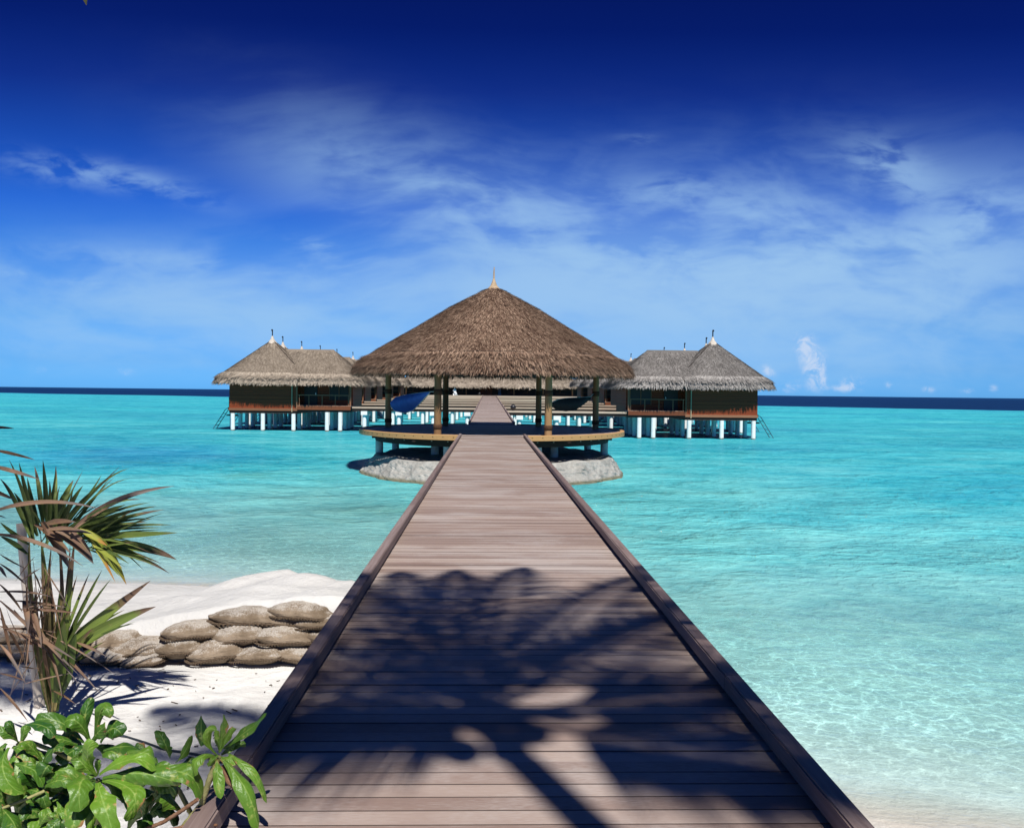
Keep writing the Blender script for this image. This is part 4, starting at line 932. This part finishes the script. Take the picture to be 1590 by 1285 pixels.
blades(dead, k4*0.95, 'dead_frond', M['palmdead'], yp, 5.95, 0.3, 0.05)
long_ = [(-60,385,430,362,18,(180,295)),(-60,470,362,612,18,(170,480)),(-40,105,152,150,14),(-60,172,172,236,18),(-40,280,62,322,14),(-50,8,62,14,12),(-50,388,26,402,12),(0,1075,110,1110,6)]
blades(long_, k4*1.15, 'dead_frond', M['palmdead'], yp, 5.8, 0.2, 0.0)
stake = empty('stake', P(62, 1113, 6.45), 'pale round wooden support stake behind the young palm', 'stake')
a, b = P(64, 1122, 6.45), P(32, 812, 6.55)
mb = MB(); mb.tube([a+(a-b)*0.3]+[a+(b-a)*t+Vector((0.004*math.sin(7*t), 0, 0)) for t in (0, 0.25, 0.5, 0.75, 1)], [0.04, 0.04, 0.038, 0.037, 0.036, 0.034], 12)
unparent_build(mb, 'pole', M['stake'], stake)
mb = MB(); q = a+(b-a)*0.42
for k in range(5): mb.tube([q+Vector((0.05*math.cos(t), 0.05*math.sin(t), 0.014*k-0.03+0.01*math.sin(3*t+k))) for t in np.linspace(0, 2*PI, 13)], 0.008, 5)
unparent_build(mb, 'tie', M['twig'], stake)

# ------------------------------------------------------------------ beach shrubs
ZA = lambda x, y, Y: P(x*0.1635, 1080+y*0.1635, Y)
ZB = lambda x, y, Y: P(200+x*0.1635, 1080+y*0.1635, Y)
obov = lambda t: max(0.06, (0.22+0.78*min(1, t/0.42)**1.3)*(1-0.12*math.sin(t*9.0))*(1-max(0, (t-0.86)/0.14)**2.6)**0.5 if t < 0.999 else 0.08)
def leaves(lst, name, root, conv, m=None, wk=1.0, tone=(0, 1)):
    mb = MB(); kk = 0.1635/F
    for it in lst:
        x0, y0, x1, y1, wd, Ya, Yb = it[:7]; bd = it[7] if len(it) > 7 else None
        a, b = conv(x0, y0, Ya), conv(x1, y1, Yb); mid = (a+b)/2; L = (b-a).length
        bend = (conv(bd[0], bd[1], (Ya+Yb)/2-0.03)-mid) if bd else Vector((0, -0.05, 0.14))*L
        nr = camv(mid)*0.9+Vector((random.uniform(-.35, .35), 0, random.uniform(0.25, .8)))
        ph_ = random.uniform(0, 6); am_ = random.uniform(0.04, 0.10); shp = (lambda t, ph_=ph_, am_=am_: obov(t)*(1+am_*math.sin(13*t+ph_)+0.03*math.sin(27*t+ph_*2)))
        mb.blade(a, b, bend, wd*kk*(Ya+Yb)/2*wk*0.86, nr, 22, random.uniform(0.1, 0.5), shp, random.uniform(*tone), random.uniform(0.3, 1.0), random.uniform(0.15, 0.42), random.uniform(-1.3, 1.3), random.uniform(-0.08, 0.34))
    return unparent_build(mb, name, m or M['leaf'], root)
sh = empty('beach_shrub', (P(120, 1285, 3.1).x, 3.1, 0.9), 'large glossy green beach shrub with broad leaves in the bottom left corner', 'shrub')
leaves([(920,760,880,400,140,2.92,2.85,(760,560)),(945,745,1490,590,140,2.92,2.90,(1180,560)),(975,770,1720,850,200,2.92,2.9,(1350,660)),(975,795,1190,1205,190,2.92,2.80,(1460,850)),(930,825,1080,1275,210,2.9,2.78,(960,980)),
        (900,790,770,1040,230,2.93,2.78,(700,720)),(890,840,690,1290,240,2.92,2.8,(720,960)),(910,760,800,775,60,2.92,2.9),(930,745,935,590,70,2.92,2.9),(885,870,880,1220,120,2.93,2.85),(930,800,1280,1100,140,2.98,2.95,(1200,850)),
        (880,760,700,560,150,2.98,2.95)], 'leaf_rosette', sh, ZA, tone=(0.45, 1))
leaves([(820,400,870,-10,110,3.2,3.2,(770,200)),(900,430,1050,220,130,3.2,3.15,(960,-80)),(850,430,600,220,170,3.2,3.15,(760,180)),(800,440,330,235,150,3.2,3.15,(560,150)),(250,270,530,365,130,3.1,3.05,(400,240)),(740,460,400,400,140,3.2,3.1),
        (950,440,1160,360,180,3.2,3.15,(1060,220)),(980,520,1375,490,120,3.1,3.05),(860,450,1000,290,120,3.15,3.1),(830,450,720,600,160,3.2,3.15),(900,470,1180,600,150,3.2,3.15),(780,480,560,620,160,3.2,3.1),(700,300,640,450,150,3.22,3.2)], 'leaf_rosette', sh, ZA, tone=(0.0, 0.45))
leaves([(170,430,40,235,90,3.15,3.1,(130,260)),(180,440,-40,325,100,3.15,3.1,(60,320)),(80,490,215,975,170,3.1,2.95,(-80,720)),(150,470,190,960,260,3.2,3.1),(250,460,390,770,190,3.2,3.1,(380,560)),(120,480,330,600,150,3.15,3.1),(140,640,420,760,120,3.1,3.05),(60,450,-120,700,160,3.2,3.1),
        (200,470,260,250,90,3.2,3.2)], 'leaf_rosette', sh, ZA, tone=(0.05, 0.6))
leaves([(20,1070,190,1290,170,3.0,2.9),(440,1120,200,1090,160,3.1,3.0),(600,1160,440,1300,130,2.95,2.9),(380,1230,480,1080,150,3.0,3.0),(560,1230,620,1040,60,2.95,2.95),(540,1000,620,1180,60,2.95,2.9),(0,1030,-60,1250,150,3.0,2.95),(300,1100,420,1290,180,3.1,3.0),(200,1180,60,1330,160,3.1,3.0),
        (820,1240,960,1320,120,2.9,2.85)], 'leaf_rosette', sh, ZA, tone=(0.1, 0.8))
random.seed(21); fill = []
for _ in range(46):
    x0, y0 = random.uniform(-60, 900), random.uniform(620, 1330); a_ = random.uniform(0, 2*PI); L_ = random.uniform(220, 420); y_ = random.uniform(3.08, 3.32)
    fill.append((x0, y0, x0+L_*math.cos(a_), y0+L_*0.8*math.sin(a_)-60, random.uniform(110, 190), y_, y_-0.05, (x0+L_*0.5*math.cos(a_)+random.uniform(-60, 60), y0+L_*0.4*math.sin(a_)-140)))
leaves(fill, 'leaf_rosette', sh, ZA, tone=(0.0, 0.55))
fill = []
for _ in range(14):
    x0, y0 = random.uniform(-60, 520), random.uniform(780, 1300); a_ = random.uniform(0, 2*PI); L_ = random.uniform(200, 340); y_ = random.uniform(3.05, 3.2)
    fill.append((x0, y0, x0+L_*math.cos(a_), y0+L_*0.8*math.sin(a_)-40, random.uniform(100, 160), y_, y_-0.05, (x0+L_*0.5*math.cos(a_), y0+L_*0.4*math.sin(a_)-120)))
leaves(fill, 'leaf_rosette', sh, ZB, tone=(0.0, 0.5))
mb = MB()
for (x0, y0, x1, y1, wd) in ((650,600,395,870,26),(655,620,430,930,24),(640,600,480,860,22),(660,640,500,960,22),(650,660,560,960,20),(640,580,380,760,18),(660,700,600,1010,20)):
    mb.blade(ZA(x0, y0, 3.3), ZA(x1, y1, 3.25), (0, 0, 0.01), wd*0.1635/F*3.3, (0, -1, 0.4), 5, 0.4, pshape)
unparent_build(mb, 'grass_blades', M['palm'], sh)
mb = MB(); g = Vector((-1.75, 3.25, 0.85))
for (x, y, Y) in ((930,790,2.95),(850,440,3.2),(170,450,3.17),(320,1150,3.1)):
    p = ZA(x, y, Y); mb.tube([g, g*0.6+p*0.4+Vector((0.06, 0.05, 0.05)), g*0.2+p*0.8+Vector((0.02, 0.04, -0.02)), p], [0.022, 0.018, 0.014, 0.008], 8)
mb.tube([ZA(700, 620, 3.1), ZA(560, 540, 3.12), ZA(300, 440, 3.17), ZA(170, 450, 3.17)], 0.008, 6); mb.tube([ZA(0, 1075, 3.0), ZA(220, 990, 3.0), ZA(420, 900, 3.05)], 0.006, 6)
unparent_build(mb, 'stem', M['stem'], sh)
s2 = empty('beach_shrub', (P(330, 1285, 3.0).x, 3.05, 0.9), 'leaning green beach shrub whose leaves hang over the left pier kerb', 'shrub')
leaves([(850,570,810,250,85,2.98,2.92,(660,380)),(870,530,905,185,95,2.98,2.98),(880,510,1005,285,70,2.98,2.96),(900,500,1315,190,105,3.0,3.0,(1120,330)),(835,575,600,730,120,2.98,2.9,(620,520)),(835,600,860,935,115,2.96,2.88),(880,590,1250,1205,165,2.96,2.86,(1100,780)),
        (950,550,1345,890,95,2.98,2.92,(1090,640)),(850,560,755,665,60,2.96,2.95),(860,540,830,330,60,3.0,3.0),(900,540,1060,420,90,3.02,3.02),(880,560,1010,470,80,3.02,3.02),(900,540,1110,440,70,3.05,3.05),(870,580,1020,640,80,2.98,2.95)], 'leaf_rosette', s2, ZB, tone=(0.4, 1))
leaves([(690,190,690,490,115,3.1,3.08),(385,575,262,320,110,3.1,3.1,(350,420)),(440,630,595,385,75,3.08,3.06,(540,560)),(390,590,400,480,40,3.1,3.1),(470,660,640,610,110,3.1,3.08),(0,560,150,470,120,3.1,3.1)], 'leaf_rosette', s2, ZB, tone=(0.0, 0.4))
leaves([(250,680,730,810,210,2.95,2.93,(500,700)),(60,700,500,850,180,2.98,2.93,(300,640)),(490,1090,300,950,160,3.0,2.95),(-20,540,270,600,150,3.0,2.95,(140,500)),(200,820,470,900,180,3.05,3.02),(250,1000,420,880,200,3.1,3.05)], 'leaf_rosette', s2, ZB, tone=(0.45, 0.9))
mb = MB(); q0, q1, q2, q3 = ZB(855, 570, 2.98), ZB(770, 780, 2.97), ZB(690, 1030, 2.98), ZB(470, 1300, 3.02)
def ringed(mb, pts, r):
    P_ = []; rr_ = []
    for i in range(len(pts)-1):
        for k in range(8): t = k/8; P_.append(Vector(pts[i])*(1-t)+Vector(pts[i+1])*t); rr_.append(r*(1.12 if k % 2 else 0.94))
    P_.append(Vector(pts[-1])); rr_.append(r); mb.tube(P_, rr_, 10)
ringed(mb, [q0, q1, q2, q3], 0.011); ringed(mb, [q3, Vector((q3.x-0.15, 3.15, 1.3)), Vector((q3.x-0.2, 3.2, 0.85))], 0.014)
mb.tube([ZB(0, 700, 3.0), ZB(250, 690, 2.98), ZB(480, 900, 3.0), ZB(600, 1130, 3.02)], 0.009, 8)
unparent_build(mb, 'stem', M['stem'], s2)
mb = MB(); ringed(mb, [ZB(655, 980, 2.9), ZB(500, 1090, 2.92), ZB(330, 1195, 2.95), ZB(120, 1280, 3.0)], 0.007)
mb.tube([ZB(840, 1225, 2.9), ZB(560, 1225, 2.92), ZB(300, 1290, 2.95)], 0.005, 6); mb.tube([ZB(900, 660, 2.98), ZB(960, 800, 2.95), ZB(1060, 930, 2.93)], [0.012, 0.016, 0.006], 8); mb.tube([ZB(960, 690, 2.96), ZB(1010, 830, 2.95), ZB(1130, 960, 2.93)], [0.006, 0.012, 0.004], 8)
unparent_build(mb, 'dry_twig', M['twig'], s2)

# thin dark cable lying on the sand
def on_ground(px, py):
    Y = 5.0
    for _ in range(30):
        p = P(px, py, Y); g = float(ground_z(np.array([p.x]), np.array([p.y]))[0])
        Y *= (CAMZ-g-0.01)/max(0.1, CAMZ-p.z)
    return P(px, py, Y)
mb = MB(); mb.tube([on_ground(x, y) for x, y in ((150, 1128), (192, 1142), (225, 1152), (255, 1163), (290, 1168), (318, 1173), (345, 1183))], 0.008, 6)
tag(mb.build('cable', M['cable'], None, True), 'thin dark cable lying across the sand behind the shrubs', 'cable')
# dry litter on the sand
mb = MB()
for k in range(170):
    x, y = random.uniform(-4.5, -1.1), random.uniform(4.4, 7.3); z = float(ground_z(np.array([x]), np.array([y]))[0])+0.006
    a = random.uniform(0, 6.28); L = random.choice((0.01, 0.015, 0.02, 0.03, 0.07)); mb.beam((x, y, z), (x+L*math.cos(a), y+L*math.sin(a), z+random.uniform(0, 0.006)), random.uniform(0.003, 0.010), 0.004)
tag(mb.build('litter', M['litter']), 'scattered dry leaf bits and crumbs on the white sand', 'litter', kind='stuff')

# ------------------------------------------------------------------ coconut palms above and behind the camera
def coco(base, crown, specs, label, seed):
    random.seed(seed); base = Vector(base); crown = Vector(crown)
    root = empty('coconut_palm', base, label, 'palm tree', 'coconut palms by the beach end of the pier')
    mb = MB(); pts = []; rd = []
    for i in range(15):
        t = i/14; p = base.lerp(crown, t)+Vector((0.25*math.sin(PI*t), -0.25*math.sin(PI*t), 0)); pts.append(p); rd.append(0.135-0.055*t+(0.07*(1-t)**8)+(0.006 if i % 2 else 0))
    mb.tube(pts, rd, 14); unparent_build(mb, 'trunk', M['bark'], root)
    mb = MB()
    for k in range(6):
        a = k*1.05; c = crown+Vector((0.22*math.cos(a), 0.22*math.sin(a), -0.22)); pr = [(0.11*math.sin(PI*i/8)+0.001, -0.13*math.cos(PI*i/8)) for i in range(9)]; mb.lathe(pr, 10, c)
    unparent_build(mb, 'coconut', M['coco'], root)
    for sp_ in specs:
        mb = MB(); pts = []; nseg = 16
        if sp_[0] == 'tip':
            tp = Vector(sp_[1]); h = (tp-crown); h.z = 0; h.normalize(); c = (crown+tp)/2+Vector((0, 0, 1.4)); L = (tp-crown).length
            pts = [crown*(1-i/nseg)**2+c*2*(i/nseg)*(1-i/nseg)+tp*(i/nseg)**2 for i in range(nseg+1)]
        else:
            (az, e0, L, droop) = sp_[:4]; a = R(az); h = Vector((math.sin(a), math.cos(a), 0)); p = crown.copy(); el_ = R(e0)
            for i in range(nseg+1):
                pts.append(p.copy()); el_ -= R(droop)/nseg*(0.5+1.0*i/nseg); p = p+(h*math.cos(el_)+Vector((0, 0, math.sin(el_))))*L/nseg
        mb.tube(pts, [0.035*(1-0.85*i/nseg)+0.003 for i in range(nseg+1)], 6)
        st_ = 0.07 if sp_[0] == 'tip' or len(sp_) < 5 else sp_[4]
        sidev = h.cross(Vector((0, 0, 1)))
        for i in range(58):
            t = st_+(1-st_)*i/57; f = t*nseg; k = min(int(f), nseg-1); q = pts[k].lerp(pts[k+1], f-k); d = (pts[k+1]-pts[k]).normalized()
            ll = 0.85*math.sin(PI*min(1, 0.18+t*0.80))**0.8*random.uniform(0.8, 1.1)
            for s_ in (-1, 1):
                dirv = (sidev*s_*0.85+d*(0.45+0.5*t)+Vector((0, 0, -0.25-0.25*random.random()))).normalized()
                mb.blade(q, q+dirv*ll, (0, 0, 0.07*ll), 0.050, Vector((0, 0, 1))+dirv*0.1, 3, 0.2)
        unparent_build(mb, 'frond', M['coco'], root)
coco((1.95, -1.05, 0.75), (1.28, -2.16, 10.8), [(8, 33, 3.4, 56), (-3, 40, 3.2, 64), (-13, 34, 3.25, 58), (-24, 33, 3.1, 58), (27, 28, 3.6, 54, 0.12), (48, 30, 3.1, 52, 0.2), (86, 30, 2.4, 50, 0.25), (113, 16, 2.5, 40, 0.22), (284, 24, 3.6, 58), (304, 32, 3.1, 62), (256, 18, 1.5, 45), (180, 80, 1.5, 60)],
     'leaning coconut palm over the pier whose crown casts the frond shadows', 3)
coco((-7.2, -1.5, 0.9), (-5.2, 2.0, 8.6), [('tip', P(124, -24, 4.0)), (95, 15, 3.0, 60), (150, 30, 3.2, 75), (190, 25, 3.2, 70), (235, 25, 3.2, 70), (280, 20, 3.2, 70), (320, 25, 3.2, 70), (355, 30, 3.0, 72)],
     'coconut palm left of the pier with one frond tip hanging into view', 5)
